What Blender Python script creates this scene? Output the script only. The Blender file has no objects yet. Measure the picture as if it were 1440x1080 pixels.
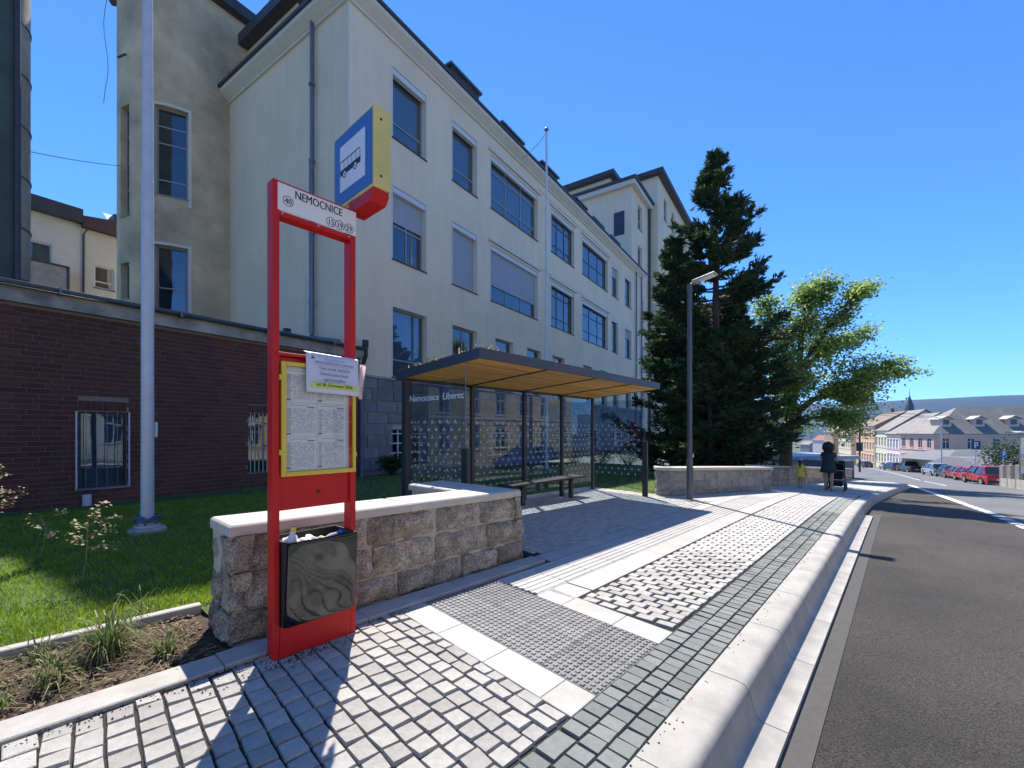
import bpy, bmesh, math, random
from mathutils import Vector, Matrix, noise
random.seed(11)
R = math.radians
scene = bpy.context.scene
COL = scene.collection

# ------------------------------------------------------------------ camera
cam_d = bpy.data.cameras.new('camera')
cam = bpy.data.objects.new('camera', cam_d)
COL.objects.link(cam)
cam.location = (0, 0, 1.55)
cam.rotation_euler = (R(90), 0, 0)
cam_d.sensor_width = 36
cam_d.lens = 15.25
cam_d.shift_y = 66 / 1440
cam_d.clip_start = 0.05
cam_d.clip_end = 20000
scene.camera = cam

# ------------------------------------------------------------------ sky, sun, exposure
SUN_EL, SUN_AZ = R(55.5), R(-13)          # azimuth measured from +Y, negative = left
world = bpy.data.worlds.new('World')
scene.world = world
world.use_nodes = True
wn = world.node_tree
bg = wn.nodes['Background']
sky = wn.nodes.new('ShaderNodeTexSky')
sky.sky_type = 'NISHITA'
sky.sun_disc = False
sky.sun_elevation = SUN_EL
sky.sun_rotation = SUN_AZ
sky.altitude = 2200
sky.air_density = 0.75
sky.dust_density = 0.0
sky.ozone_density = 10.0
bg.inputs['Strength'].default_value = 0.142
hsv = wn.nodes.new('ShaderNodeHueSaturation')
hsv.inputs['Saturation'].default_value = 1.10
wn.links.new(sky.outputs[0], hsv.inputs['Color'])
wn.links.new(hsv.outputs[0], bg.inputs['Color'])
sun_d = bpy.data.lights.new('sun', 'SUN')
sun_d.energy = 3.9
sun_d.angle = R(0.5)
sun_d.color = (1.0, 0.93, 0.83)
sun = bpy.data.objects.new('sun', sun_d)
COL.objects.link(sun)
to_sun = Vector((math.sin(SUN_AZ) * math.cos(SUN_EL), math.cos(SUN_AZ) * math.cos(SUN_EL), math.sin(SUN_EL)))
sun.rotation_euler = to_sun.to_track_quat('Z', 'Y').to_euler()
sun.location = (0, 0, 40)
scene.view_settings.view_transform = 'Standard'
scene.view_settings.look = 'None'
scene.view_settings.gamma = 1
scene.view_settings.exposure = 1.25
scene.view_settings.use_curve_mapping = False
scene.render.engine = 'CYCLES'
scene.cycles.max_bounces = 8
scene.cycles.transparent_max_bounces = 16

# ------------------------------------------------------------------ frames and ground heights
UX, UY = .6676, .7445            # direction of the kerb (away from the camera)
KR = math.atan2(UY, UX)          # kerb frame: local x along the kerb, local y away from the road
BX, BY = .5531, .8331            # direction of the long hospital front
BR = math.atan2(BY, BX)
BORG = (-15 * .8331, 15 * .5531) # origin of the hospital frame: local x along the front, local y into the house

def kw(s, q, z=0.0):
    return Vector((s * UX - q * UY, s * UY + q * UX, z))
def bw(k, d, z=0.0):
    return Vector((BORG[0] + k * BX - d * BY, BORG[1] + k * BY + d * BX, z))
def w2k(x, y):
    return x * UX + y * UY, -x * UY + y * UX

def zs(s):
    if s < 10: return -.0195 * s
    if s < 18:
        a = s - 10
        return -.195 - .0195 * a - .0056875 * a * a / 2
    if s < 56: return -.533 - .065 * (s - 18)
    if s < 420: return -3.003 - .05 * (s - 56)
    return -21.2 - .012 * (min(s, 2500) - 420)
def zp(s, q):                    # footway, 2 % cross fall to the kerb
    return zs(s) + .02 * min(max(q, -1), 14)
def bend(s):
    return 0.0 if s < 45 else (s - 45) * .07 + .0004 * (min(s, 400) - 45) ** 2
def zr(s, q):                    # carriageway
    qq = q - bend(s)
    return zs(s) - .215 - .02 * min(max(qq, -3), 6)
def lz(s, q):                    # lawn, falling gently to the house
    x, y = s * UX - q * UY, s * UY + q * UX
    w = x * .8331 - y * .5531
    a = zp(s, 4.4)
    if w > -4.5: return a
    f = min(1, (-4.5 - w) / 10.5)
    return a + (min(-.3, a) - a) * f

# ------------------------------------------------------------------ mesh helper
class MB:
    def __init__(self):
        self.v = []; self.f = []; self.a = []; self.mi = []; self.cur = 0.0; self.m = 0
    def add(self, vs, fs):
        n = len(self.v)
        self.v += [tuple(p) for p in vs]
        for f in fs:
            self.f.append(tuple(i + n for i in f)); self.a.append(self.cur); self.mi.append(self.m)
        return self
    def poly(self, *pts):
        return self.add(pts, [tuple(range(len(pts)))])
    def box(self, x0, x1, y0, y1, z0, z1):
        return self.add([(x0, y0, z0), (x1, y0, z0), (x1, y1, z0), (x0, y1, z0), (x0, y0, z1), (x1, y0, z1), (x1, y1, z1), (x0, y1, z1)],
                        [(3, 2, 1, 0), (4, 5, 6, 7), (0, 1, 5, 4), (1, 2, 6, 5), (2, 3, 7, 6), (3, 0, 4, 7)])
    def cbox(self, x0, x1, y0, y1, z0, z1, c=.01, j=0.0):   # box with bevelled top edges
        rj = lambda: random.uniform(-j, j)
        b = [(x0 + rj(), y0 + rj()), (x1 + rj(), y0 + rj()), (x1 + rj(), y1 + rj()), (x0 + rj(), y1 + rj())]
        cx, cy = (x0 + x1) / 2, (y0 + y1) / 2
        t = [(x + (c if x < cx else -c), y + (c if y < cy else -c)) for x, y in b]
        vs = [(x, y, z0) for x, y in b] + [(x, y, z1 - c * .7) for x, y in b] + [(x, y, z1 + rj() * .3) for x, y in t]
        fs = [(8, 9, 10, 11)]
        for i in range(4):
            k = (i + 1) % 4
            fs += [(i, k, 4 + k, 4 + i), (4 + i, 4 + k, 8 + k, 8 + i)]
        return self.add(vs, fs)
    def hexa(self, b, t):
        return self.add(list(b) + list(t), [(3, 2, 1, 0), (4, 5, 6, 7), (0, 1, 5, 4), (1, 2, 6, 5), (2, 3, 7, 6), (3, 0, 4, 7)])
    def bar(self, p, q, w, h=None, up=(0, 0, 1)):
        p = Vector(p); q = Vector(q); h = h or w
        d = (q - p).normalized(); upv = Vector(up)
        if abs(d.dot(upv)) > .99: upv = Vector((1, 0, 0))
        x = d.cross(upv).normalized() * w / 2; y = x.cross(d).normalized() * h / 2
        return self.hexa([p - x - y, p + x - y, p + x + y, p - x + y], [q - x - y, q + x - y, q + x + y, q - x + y])
    def tube(self, pts, rad, n=8, caps=True):
        pts = [Vector(p) for p in pts]
        if not isinstance(rad, (list, tuple)): rad = [rad] * len(pts)
        rings = []
        for i, p in enumerate(pts):
            d = (pts[min(i + 1, len(pts) - 1)] - pts[max(i - 1, 0)]).normalized()
            a = Vector((0, 0, 1)) if abs(d.z) < .9 else Vector((1, 0, 0))
            x = d.cross(a).normalized(); y = d.cross(x).normalized()
            rings.append([p + (x * math.cos(6.28319 * k / n) + y * math.sin(6.28319 * k / n)) * rad[i] for k in range(n)])
        vs = [q for r in rings for q in r]; fs = []
        for i in range(len(pts) - 1):
            for k in range(n):
                k2 = (k + 1) % n
                fs.append((i * n + k, i * n + k2, (i + 1) * n + k2, (i + 1) * n + k))
        if caps:
            fs.append(tuple(range(n))[::-1]); fs.append(tuple((len(pts) - 1) * n + k for k in range(n)))
        return self.add(vs, fs)
    def lathe(self, prof, n=20, c=(0, 0, 0)):
        vs = []; fs = []
        for r, z in prof:
            for k in range(n):
                a = 6.28319 * k / n
                vs.append((c[0] + r * math.cos(a), c[1] + r * math.sin(a), c[2] + z))
        for i in range(len(prof) - 1):
            for k in range(n):
                k2 = (k + 1) % n
                fs.append((i * n + k, i * n + k2, (i + 1) * n + k2, (i + 1) * n + k))
        fs.append(tuple(range(n))[::-1]); fs.append(tuple((len(prof) - 1) * n + k for k in range(n)))
        return self.add(vs, fs)
    def prism(self, pts, d):           # pts: 3-D outline, d: extrusion vector
        pts = [Vector(p) for p in pts]; d = Vector(d); n = len(pts)
        vs = pts + [p + d for p in pts]
        fs = [tuple(range(n))[::-1], tuple(range(n, 2 * n))] + [(i, (i + 1) % n, n + (i + 1) % n, n + i) for i in range(n)]
        return self.add(vs, fs)
    def build(self, name, mat=None, parent=None, smooth=False, bevel=0, seg=2, origin=None, merge=False):
        me = bpy.data.meshes.new(name)
        if origin is not None:
            o3 = Vector(origin); vv = [tuple(Vector(p) - o3) for p in self.v]
        else: vv = self.v
        me.from_pydata(vv, [], self.f)
        if any(self.a):
            at = me.attributes.new('rnd', 'FLOAT', 'FACE')
            at.data.foreach_set('value', self.a)
        for m in (mat if isinstance(mat, (list, tuple)) else [mat]):
            if m: me.materials.append(m)
        if any(self.mi): me.polygons.foreach_set('material_index', self.mi)
        if smooth: me.polygons.foreach_set('use_smooth', [True] * len(me.polygons))
        bm = bmesh.new(); bm.from_mesh(me)
        if merge: bmesh.ops.remove_doubles(bm, verts=bm.verts, dist=1e-5)
        bmesh.ops.recalc_face_normals(bm, faces=bm.faces); bm.to_mesh(me); bm.free()
        me.update()
        if smooth: me.set_sharp_from_angle(angle=R(55))
        o = bpy.data.objects.new(name, me)
        COL.objects.link(o)
        if origin is not None: o.location = origin
        if parent: o.parent = parent
        if bevel:
            md = o.modifiers.new('bevel', 'BEVEL'); md.width = bevel; md.segments = seg; md.limit_method = 'ANGLE'; md.angle_limit = R(40)
        return o

def tag(o, label=None, cat=None, group=None, kind=None):
    if label: o['label'] = label
    if cat: o['category'] = cat
    if group: o['group'] = group
    if kind: o['kind'] = kind
    return o
def thing(name, loc, rot=0.0, label=None, cat=None, group=None):
    o = bpy.data.objects.new(name, None)
    o.empty_display_size = .2
    o.location = loc; o.rotation_euler = (0, 0, rot)
    COL.objects.link(o)
    return tag(o, label, cat, group)
def cp(o, parent=None, loc=None, rot=None):
    c = o.copy(); COL.objects.link(c)
    if parent: c.parent = parent
    if loc is not None: c.location = loc
    if rot is not None: c.rotation_euler = rot
    return c
def cp_tree(o, parent=None):
    c = o.copy(); COL.objects.link(c); c.parent = parent
    for ch in o.children: cp_tree(ch, c)
    return c
def sheet(name, s_list, q_fun, nq, zf, mat, kind='structure'):   # ground sheet over the kerb frame
    vs = []; fs = []
    for s in s_list:
        q0, q1 = q_fun(s)
        for j in range(nq + 1):
            q = q0 + (q1 - q0) * j / nq
            p = kw(s, q, zf(s, q)); vs.append(p)
    for i in range(len(s_list) - 1):
        for j in range(nq):
            a = i * (nq + 1) + j
            fs.append((a, a + nq + 1, a + nq + 2, a + 1))
    mb = MB(); mb.add(vs, fs)
    o = mb.build(name, mat, smooth=True)
    o['kind'] = kind
    return o
def text_mb(txt, size, bold=0.0, align='LEFT', shear=0, sx=1.0):
    cu = bpy.data.curves.new('t', 'FONT'); cu.body = txt; cu.size = size; cu.align_x = align
    cu.resolution_u = 3
    o = bpy.data.objects.new('t', cu); COL.objects.link(o)
    dg = bpy.context.evaluated_depsgraph_get()
    me = bpy.data.meshes.new_from_object(o.evaluated_get(dg))
    mb = MB()
    for dx in ((-bold * size, 0, bold * size) if bold else (0,)): mb.add([(v.co.x * sx + dx, v.co.y, dx * .02) for v in me.vertices], [tuple(p.vertices) for p in me.polygons])
    bpy.data.objects.remove(o); bpy.data.curves.remove(cu); bpy.data.meshes.remove(me)
    return mb
def place2d(dst, src, org, ax, ay):   # put a flat 2-D mesh on a plane
    org, ax, ay = Vector(org), Vector(ax), Vector(ay)
    dst.add([org + ax * v[0] + ay * v[1] + ax.cross(ay) * v[2] for v in src.v], src.f)
    return dst

# ------------------------------------------------------------------ materials
_M = {}
def mat(name, col, rough=.8, var=.12, scale=4.0, bump=0.0, bscale=60.0, metal=0.0, spec=.5, rnd=0.0, col2=None, stain=0.0, sscale=.6, speck=0.0, coat=0.0, detail=6.0, stretch=None):
    if name in _M: return _M[name]
    m = bpy.data.materials.new(name); m.use_nodes = True
    nt = m.node_tree; N = nt.nodes; L = nt.links
    b = N['Principled BSDF']
    b.inputs['Roughness'].default_value = rough; b.inputs['Metallic'].default_value = metal
    b.inputs['Specular IOR Level'].default_value = spec
    if coat: b.inputs['Coat Weight'].default_value = coat; b.inputs['Coat Roughness'].default_value = .06
    tc = N.new('ShaderNodeTexCoord')
    vec = tc.outputs['Object']
    if stretch:
        mp = N.new('ShaderNodeMapping'); mp.inputs['Scale'].default_value = stretch
        L.new(vec, mp.inputs['Vector']); vec = mp.outputs[0]
    if rnd:
        oi = N.new('ShaderNodeObjectInfo'); va = N.new('ShaderNodeVectorMath'); va.operation = 'ADD'
        mu = N.new('ShaderNodeMath'); mu.operation = 'MULTIPLY'; mu.inputs[1].default_value = 57.0
        L.new(oi.outputs['Random'], mu.inputs[0]); L.new(vec, va.inputs[0]); L.new(mu.outputs[0], va.inputs[1]); vec = va.outputs[0]
    nz = N.new('ShaderNodeTexNoise'); nz.inputs['Scale'].default_value = scale; nz.inputs['Detail'].default_value = detail; nz.inputs['Roughness'].default_value = .65
    L.new(vec, nz.inputs['Vector'])
    mr = N.new('ShaderNodeMapRange'); mr.inputs['From Min'].default_value = .3; mr.inputs['From Max'].default_value = .7
    L.new(nz.outputs['Fac'], mr.inputs['Value'])
    mx = N.new('ShaderNodeMix'); mx.data_type = 'RGBA'
    c2 = col2 or tuple(min(1, c * (1 + var)) for c in col); c1 = col if col2 else tuple(c * (1 - var) for c in col)
    mx.inputs['A'].default_value = (*c1, 1); mx.inputs['B'].default_value = (*c2, 1)
    L.new(mr.outputs[0], mx.inputs['Factor'])
    out = mx.outputs['Result']
    def mult(fac):
        nonlocal out
        hs = N.new('ShaderNodeHueSaturation')
        L.new(fac, hs.inputs['Value']); L.new(out, hs.inputs['Color']); out = hs.outputs['Color']
    if rnd:
        at = N.new('ShaderNodeAttribute'); at.attribute_name = 'rnd'
        ad = N.new('ShaderNodeMath'); ad.operation = 'ADD'
        m2 = N.new('ShaderNodeMath'); m2.operation = 'MULTIPLY_ADD'; m2.inputs[1].default_value = 2 * rnd; m2.inputs[2].default_value = 1 - rnd
        L.new(oi.outputs['Random'], m2.inputs[0]); 
        m3 = N.new('ShaderNodeMath'); m3.operation = 'MULTIPLY'; m3.inputs[1].default_value = 2 * rnd
        L.new(at.outputs['Fac'], m3.inputs[0]); L.new(m2.outputs[0], ad.inputs[0]); L.new(m3.outputs[0], ad.inputs[1])
        mult(ad.outputs[0])
    if stain:
        n2 = N.new('ShaderNodeTexNoise'); n2.inputs['Scale'].default_value = sscale; n2.inputs['Detail'].default_value = 8; n2.inputs['Roughness'].default_value = .6
        L.new(tc.outputs['Object'], n2.inputs['Vector'])
        r2 = N.new('ShaderNodeMapRange'); r2.inputs['From Min'].default_value = .35; r2.inputs['From Max'].default_value = .65
        r2.inputs['To Min'].default_value = 1 - stain; r2.inputs['To Max'].default_value = 1 + stain * .4
        L.new(n2.outputs['Fac'], r2.inputs['Value']); mult(r2.outputs[0])
    if speck:
        n3 = N.new('ShaderNodeTexNoise'); n3.inputs['Scale'].default_value = bscale * 1.7; n3.inputs['Detail'].default_value = 2
        L.new(tc.outputs['Object'], n3.inputs['Vector'])
        r3 = N.new('ShaderNodeMapRange'); r3.inputs['From Min'].default_value = .38; r3.inputs['From Max'].default_value = .58
        r3.inputs['To Min'].default_value = 1 - speck; r3.inputs['To Max'].default_value = 1 + speck * .25
        L.new(n3.outputs['Fac'], r3.inputs['Value']); mult(r3.outputs[0])
    L.new(out, b.inputs['Base Color'])
    if bump:
        nb = N.new('ShaderNodeTexNoise'); nb.inputs['Scale'].default_value = bscale; nb.inputs['Detail'].default_value = 5; nb.inputs['Roughness'].default_value = .7
        L.new(vec, nb.inputs['Vector'])
        bp = N.new('ShaderNodeBump'); bp.inputs['Strength'].default_value = min(1, bump); bp.inputs['Distance'].default_value = .02 * max(1, bump)
        L.new(nb.outputs['Fac'], bp.inputs['Height']); L.new(bp.outputs[0], b.inputs['Normal'])
    _M[name] = m
    return m
def glass(name, tint=(.86, .92, .92), ior=1.5, rough=.005, wav=0.0):
    if name in _M: return _M[name]
    m = bpy.data.materials.new(name); m.use_nodes = True
    nt = m.node_tree; N = nt.nodes; L = nt.links
    N.remove(N['Principled BSDF'])
    tr = N.new('ShaderNodeBsdfTransparent'); tr.inputs[0].default_value = (*tint, 1)
    gl = N.new('ShaderNodeBsdfGlossy'); gl.inputs['Roughness'].default_value = rough
    fr = N.new('ShaderNodeFresnel')
    ge = N.new('ShaderNodeNewGeometry'); mr = N.new('ShaderNodeMapRange'); mr.inputs['To Min'].default_value = ior; mr.inputs['To Max'].default_value = 1 / ior   # thin pane: same reflectance from both sides
    L.new(ge.outputs['Backfacing'], mr.inputs['Value']); L.new(mr.outputs[0], fr.inputs['IOR'])
    mx = N.new('ShaderNodeMixShader')
    if wav:
        nz = N.new('ShaderNodeTexNoise'); nz.inputs['Scale'].default_value = 1.3
        tc = N.new('ShaderNodeTexCoord'); L.new(tc.outputs['Object'], nz.inputs['Vector'])
        bp = N.new('ShaderNodeBump'); bp.inputs['Strength'].default_value = wav; bp.inputs['Distance'].default_value = .05
        L.new(nz.outputs['Fac'], bp.inputs['Height']); L.new(bp.outputs[0], gl.inputs['Normal'])
    L.new(fr.outputs[0], mx.inputs[0]); L.new(tr.outputs[0], mx.inputs[1]); L.new(gl.outputs[0], mx.inputs[2])
    L.new(mx.outputs[0], N['Material Output'].inputs['Surface'])
    _M[name] = m
    return m
def leafmat(name, col, col2, trans=.35, scale=1.2, rough=.55):
    if name in _M: return _M[name]
    m = bpy.data.materials.new(name); m.use_nodes = True
    nt = m.node_tree; N = nt.nodes; L = nt.links
    b = N['Principled BSDF']; b.inputs['Roughness'].default_value = rough; b.inputs['Specular IOR Level'].default_value = .3
    tc = N.new('ShaderNodeTexCoord'); nz = N.new('ShaderNodeTexNoise'); nz.inputs['Scale'].default_value = scale; nz.inputs['Detail'].default_value = 5
    L.new(tc.outputs['Object'], nz.inputs['Vector'])
    mr = N.new('ShaderNodeMapRange'); mr.inputs['From Min'].default_value = .35; mr.inputs['From Max'].default_value = .65; L.new(nz.outputs['Fac'], mr.inputs['Value'])
    mx = N.new('ShaderNodeMix'); mx.data_type = 'RGBA'; mx.inputs['A'].default_value = (*col, 1); mx.inputs['B'].default_value = (*col2, 1)
    L.new(mr.outputs[0], mx.inputs['Factor']); L.new(mx.outputs['Result'], b.inputs['Base Color'])
    tl = N.new('ShaderNodeBsdfTranslucent'); L.new(mx.outputs['Result'], tl.inputs['Color'])
    ms = N.new('ShaderNodeMixShader'); ms.inputs[0].default_value = trans
    L.new(b.outputs[0], ms.inputs[1]); L.new(tl.outputs[0], ms.inputs[2]); L.new(ms.outputs[0], N['Material Output'].inputs['Surface'])
    _M[name] = m
    return m

SETT = mat('granite_sett', (.50, .485, .45), .75, .08, 30, .6, 220, rnd=.15, speck=.22, stain=.12, sscale=9)
SETTU = mat('granite_sett_block', (.49, .47, .43), .75, .10, 4, .7, 24, rnd=.15, speck=.2, stain=.12, sscale=1.2)
GREYU = mat('grey_green_paver_block', (.20, .215, .20), .8, .12, 3, .5, 22, rnd=.16, speck=.22)
SLAB = mat('pale_granite_slab', (.44, .425, .395), .75, .07, 14, .25, 260, rnd=.07, speck=.12, stain=.1, sscale=3)
GUIDE = mat('ribbed_guide_slab', (.42, .41, .385), .8, .08, 14, .2, 260, rnd=.08, speck=.12)
TACT = mat('grey_tactile_slab', (.25, .245, .235), .8, .14, 12, .35, 200, rnd=.12, speck=.2, stain=.2, sscale=5)
GREY = mat('grey_green_paver', (.20, .215, .20), .8, .1, 24, .35, 220, rnd=.16, speck=.2)
JOINT = mat('dark_joint_grit', (.032, .029, .026), .95, .35, 50, .6, 150)
KERB = mat('pale_kerb_stone', (.44, .42, .385), .7, .08, 8, .35, 240, rnd=.06, speck=.2, stain=.2, sscale=3)
ASPH = mat('asphalt', (.074, .066, .057), .85, .35, 45, 1.2, 60, stain=.42, sscale=.5, speck=.75)
ASPH2 = mat('old_asphalt', (.135, .138, .145), .85, .2, 40, .5, 110, stain=.2, sscale=.4)
PAINT = mat('road_paint', (.72, .72, .70), .7, .1, 12, .2, 120, stain=.15, sscale=5)
LAWN = mat('lawn_earth', (.05, .10, .016), .9, .3, 8, .5, 60, stain=.2, sscale=2)
GRASS = leafmat('grass_blade', (.17, .28, .015), (.34, .43, .035), .45, 3.0)
DRY = leafmat('dry_blade', (.22, .22, .09), (.36, .31, .17), .3, 6.0)
SEDGE = leafmat('sedge_blade', (.07, .14, .03), (.2, .26, .09), .4, 5.0)
SOIL = mat('bed_soil', (.075, .052, .036), .95, .4, 22, 1.0, 60, stain=.3, sscale=4)
MULCH = mat('bark_mulch', (.17, .11, .07), .95, .4, 20, .8, 120, rnd=.3)
EARTH = mat('far_ground', (.10, .11, .07), .95, .3, .05, 0, 10, stain=.3, sscale=.02)
STONE = mat('rough_granite', (.52, .435, .33), .9, .34, 9, 1.6, 45, rnd=.26, speck=.5, stain=.42, sscale=5)
STONE2 = mat('grey_granite', (.36, .345, .32), .9, .25, 12, 1.6, 60, rnd=.18, speck=.35, stain=.2, sscale=4)
MORTAR = mat('wall_mortar', (.52, .46, .38), .95, .15, 20, .6, 120)
CAP = mat('cast_cap_stone', (.52, .48, .42), .7, .06, 6, .2, 200, rnd=.03, speck=.08, stain=.12, sscale=3)
RED = mat('red_powder_coat', (.52, .010, .012), .45, .05, 5, .05, 300, spec=.35, stain=.1, sscale=4)
YEL = mat('yellow_paint', (.66, .49, .05), .4, .05, 6)
YELP = mat('pale_yellow_box', (.66, .57, .20), .45, .05, 3, stain=.1, sscale=4)
BLUE = mat('sign_blue', (.035, .13, .36), .35, .05, 4)
WHITE = mat('white_panel', (.74, .75, .76), .4, .03, 4)
BLACK = mat('black_print', (.012, .012, .013), .5, .1, 4)
PAPER = mat('paper', (.66, .67, .71), .7, .03, 8, .1, 30)
PINKP = mat('pink_paper', (.70, .50, .50), .7, .04, 8)
INK = mat('printed_ink', (.10, .10, .12), .7, .1, 8)
HILITE = mat('highlighter_ink', (.55, .68, .10), .6, .05, 8)
ANTH = mat('anthracite_steel', (.030, .033, .038), .45, .1, 6, stain=.1, sscale=3)
ANTHB = mat('blue_grey_fascia', (.038, .047, .068), .4, .08, 5)
BIN = mat('mirror_black_bin', (.075, .08, .08), .08, .2, 6, 0, 5, metal=1.0)
BINI = mat('bin_inside', (.012, .012, .012), .7, .1, 6)
WOOD = mat('larch_slat', (.70, .37, .10), .6, .3, 9, .25, 60, rnd=.2, stretch=(.25, 6, 6))
DWOOD = mat('dark_bench_wood', (.045, .028, .022), .55, .25, 12, .2, 60, rnd=.2, stretch=(.3, 6, 6))
GLASS = glass('shelter_glass', (.78, .85, .90), 1.5)
PANE = glass('window_pane', (.66, .72, .76), 2.15, .01, .05)
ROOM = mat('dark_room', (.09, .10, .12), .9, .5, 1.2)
CURT = mat('curtain', (.38, .46, .60), .9, .2, 3, stretch=(14, 14, .2))
BLIND = mat('roller_blind', (.36, .37, .40), .7, .05, 2)
FRAMEG = mat('grey_window_frame', (.28, .30, .31), .5, .06, 5)
FRAMEW = mat('white_window_frame', (.62, .64, .66), .5, .05, 5)
RENDERW = mat('cream_render', (.80, .665, .475), .9, .045, 2.2, .2, 70, stain=.09, sscale=.25, stretch=(1, 1, .12))
TRIMW = mat('pale_trim', (.66, .63, .57), .85, .05, 3)
STAIRW = mat('weathered_render', (.64, .495, .31), .9, .12, .9, .2, 60, stain=.38, sscale=.35)
DARKROOF = mat('dark_sheet_roof', (.045, .042, .045), .55, .2, 2)
ZINC = mat('zinc_gutter', (.17, .19, .215), .45, .2, 5, metal=.7)
STEEL = mat('galvanised_pole', (.50, .54, .60), .42, .08, 6, metal=.1)
WSTEEL = mat('white_pole', (.58, .62, .66), .4, .06, 6)
CONC = mat('concrete', (.36, .34, .315), .9, .14, 5, .4, 90, stain=.25, sscale=1.5)
BRICK = mat('dark_red_brick', (.098, .036, .027), .85, .25, 10, .5, 90, rnd=.22, stain=.2, sscale=.7)
BMORT = mat('brick_mortar', (.24, .19, .16), .95, .15, 8, .3, 60)
BARK = mat('bark', (.07, .05, .038), .95, .35, 8, 1.0, 25, stretch=(1, 1, .25))
CHROME = mat('bright_metal', (.6, .6, .6), .2, .05, 5, metal=1.0)
RUBBER = mat('tyre_rubber', (.02, .02, .02), .85, .2, 10)
SKIN = mat('skin', (.46, .27, .19), .55, .06, 8)

# ================================================================== SETTING: ground, road, pavement
def frange(a, b, n): return [a + (b - a) * i / n for i in range(n + 1)]
# one sheet to the horizon
def build_ground():
    ax = [-6000, -3000, -1500, -700, -350, -180, -100, -60, -40, -25, -14, -7, 0, 7, 14, 25, 40, 60, 100, 180, 350, 700, 1500, 3000, 6000]
    mb = MB(); n = len(ax); vs = []
    for y in ax:
        for x in ax:
            s, q = w2k(x, y)
            vs.append((x, y, zs(s) - .75 if s > -60 else 1.17 - .75))
    fs = [(j * n + i, j * n + i + 1, (j + 1) * n + i + 1, (j + 1) * n + i) for j in range(n - 1) for i in range(n - 1)]
    mb.add(vs, fs); tag(mb.build('ground', EARTH, smooth=True), kind='structure')
build_ground()

KQ = [(-40, .72), (14, .72), (17, .68), (20, .55), (25, .27), (30, -.05), (34, -.30), (35.5, -.3), (36.6, -.05), (38, .6), (41, 1.8), (46, 3.2)]
def kq(s):                       # front edge of the kerb
    for (a, qa), (b, qb) in zip(KQ, KQ[1:]):
        if a <= s <= b: return qa + (qb - qa) * (s - a) / (b - a)
    return KQ[-1][1]
S_NEAR = frange(-14, 14, 28) + frange(14, 45, 31)[1:] + frange(45, 160, 23)[1:]
def road_left(s):
    if s < 46: return kq(s) - .06
    return 3.2 + (s - 46) * .25 if s < 60 else 6.7 + (bend(s) - bend(60))
sheet('road', S_NEAR, lambda s: (-8.2 + bend(s), road_left(s)), 10, zr, ASPH)
# older, greyer carriageway beyond the bus bay line
LINE = lambda s: -(2.77 - .0558 * min(s, 41)) + bend(s) if s < 41 else -.48 + (s - 41) * .25
S_OLD = [s for s in S_NEAR]
sheet('road', S_OLD, lambda s: (-8.2 + bend(s), LINE(s) if s < 41 else min(LINE(s), road_left(s) - .02)), 8, lambda s, q: zr(s, q) + .004, ASPH2)
def painted_strip(s0, s1, q, w, name='road_marking'):
    mb = MB(); ss = frange(s0, s1, max(1, int((s1 - s0) / 1.5)))
    for a, b in zip(ss, ss[1:]):
        mb.poly(*[kw(s, q(s) + e, zr(s, q(s) + e) + .009) for s, e in ((a, -w / 2), (b, -w / 2), (b, w / 2), (a, w / 2))])
    return tag(mb.build(name, PAINT), kind='structure')
painted_strip(21.5, 41.5, lambda s: LINE(s), .24)
x = 6.0
while x < 21:
    painted_strip(x, x + .52, lambda s: LINE(s) + .02, .22); x += .78
painted_strip(44, 120, lambda s: -2.4 + bend(s), .14)
# smoother sealed band along the gutter
sheet('road_edge_band', frange(-14, 14.2, 28), lambda s: (.36, .5), 1, lambda s, q: zr(s, q) + .005, mat('sealed_asphalt', (.066, .063, .059), .8, .15, 20, .15, 160))
# footway bed (dark grit between the pieces)
def foot_left(s):
    if s < 4.2: return 3.45
    if s < 11: return 6.9
    if s < 17: return 4.9
    return 3.6
SF = frange(-6, 4.19, 10) + [4.2] + frange(5, 11, 6) + [11.01] + frange(12, 46, 34)
pav = sheet('pavement', SF, lambda s: (kq(s) + .03, foot_left(s)), 4, lambda s, q: zp(s, q) - .017, JOINT)
def on_pav(o):
    o.parent = pav; return o

def unit_block(c=.008, j=.006, h=.05):
    mb = MB(); mb.cbox(-.5, .5, -.5, .5, -h, 0, .045, .022)
    return mb
SETT_MESH = []
for i in range(12):
    mb = unit_block(); o = mb.build('sett_src', SETTU); SETT_MESH.append(o.data); bpy.data.objects.remove(o)
PAVER_MESH = []
for i in range(6):
    mb = MB(); mb.cbox(-.5, .5, -.5, .5, -.05, 0, .045, .012); o = mb.build('paver_src', GREYU); PAVER_MESH.append(o.data); bpy.data.objects.remove(o)
SHEAR = .068
def sh(s, q): return s + SHEAR * (q - 1.34)
TILT = (-.02, .0195)
def piece_obj(name, me, s, q, z, ls, lq, rz=0.0):
    o = bpy.data.objects.new(name, me); COL.objects.link(o)
    o.location = kw(s, q, z); o.rotation_euler = (.02, .0195, KR + rz); o.scale = (ls, lq, 1); o.parent = pav
    return o
def piece_mb(mb, s, q, z, ls, lq, c=.008, j=.003):
    mb.cur = random.random() - .0
    n0 = len(mb.v)
    mb.cbox(s - ls / 2, s + ls / 2, q - lq / 2, q + lq / 2, -.03, 0, c, j)
    for i in range(n0, len(mb.v)):
        a, b, d = mb.v[i]; mb.v[i] = tuple(kw(a, b, zp(a, b) + z + d))

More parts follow.
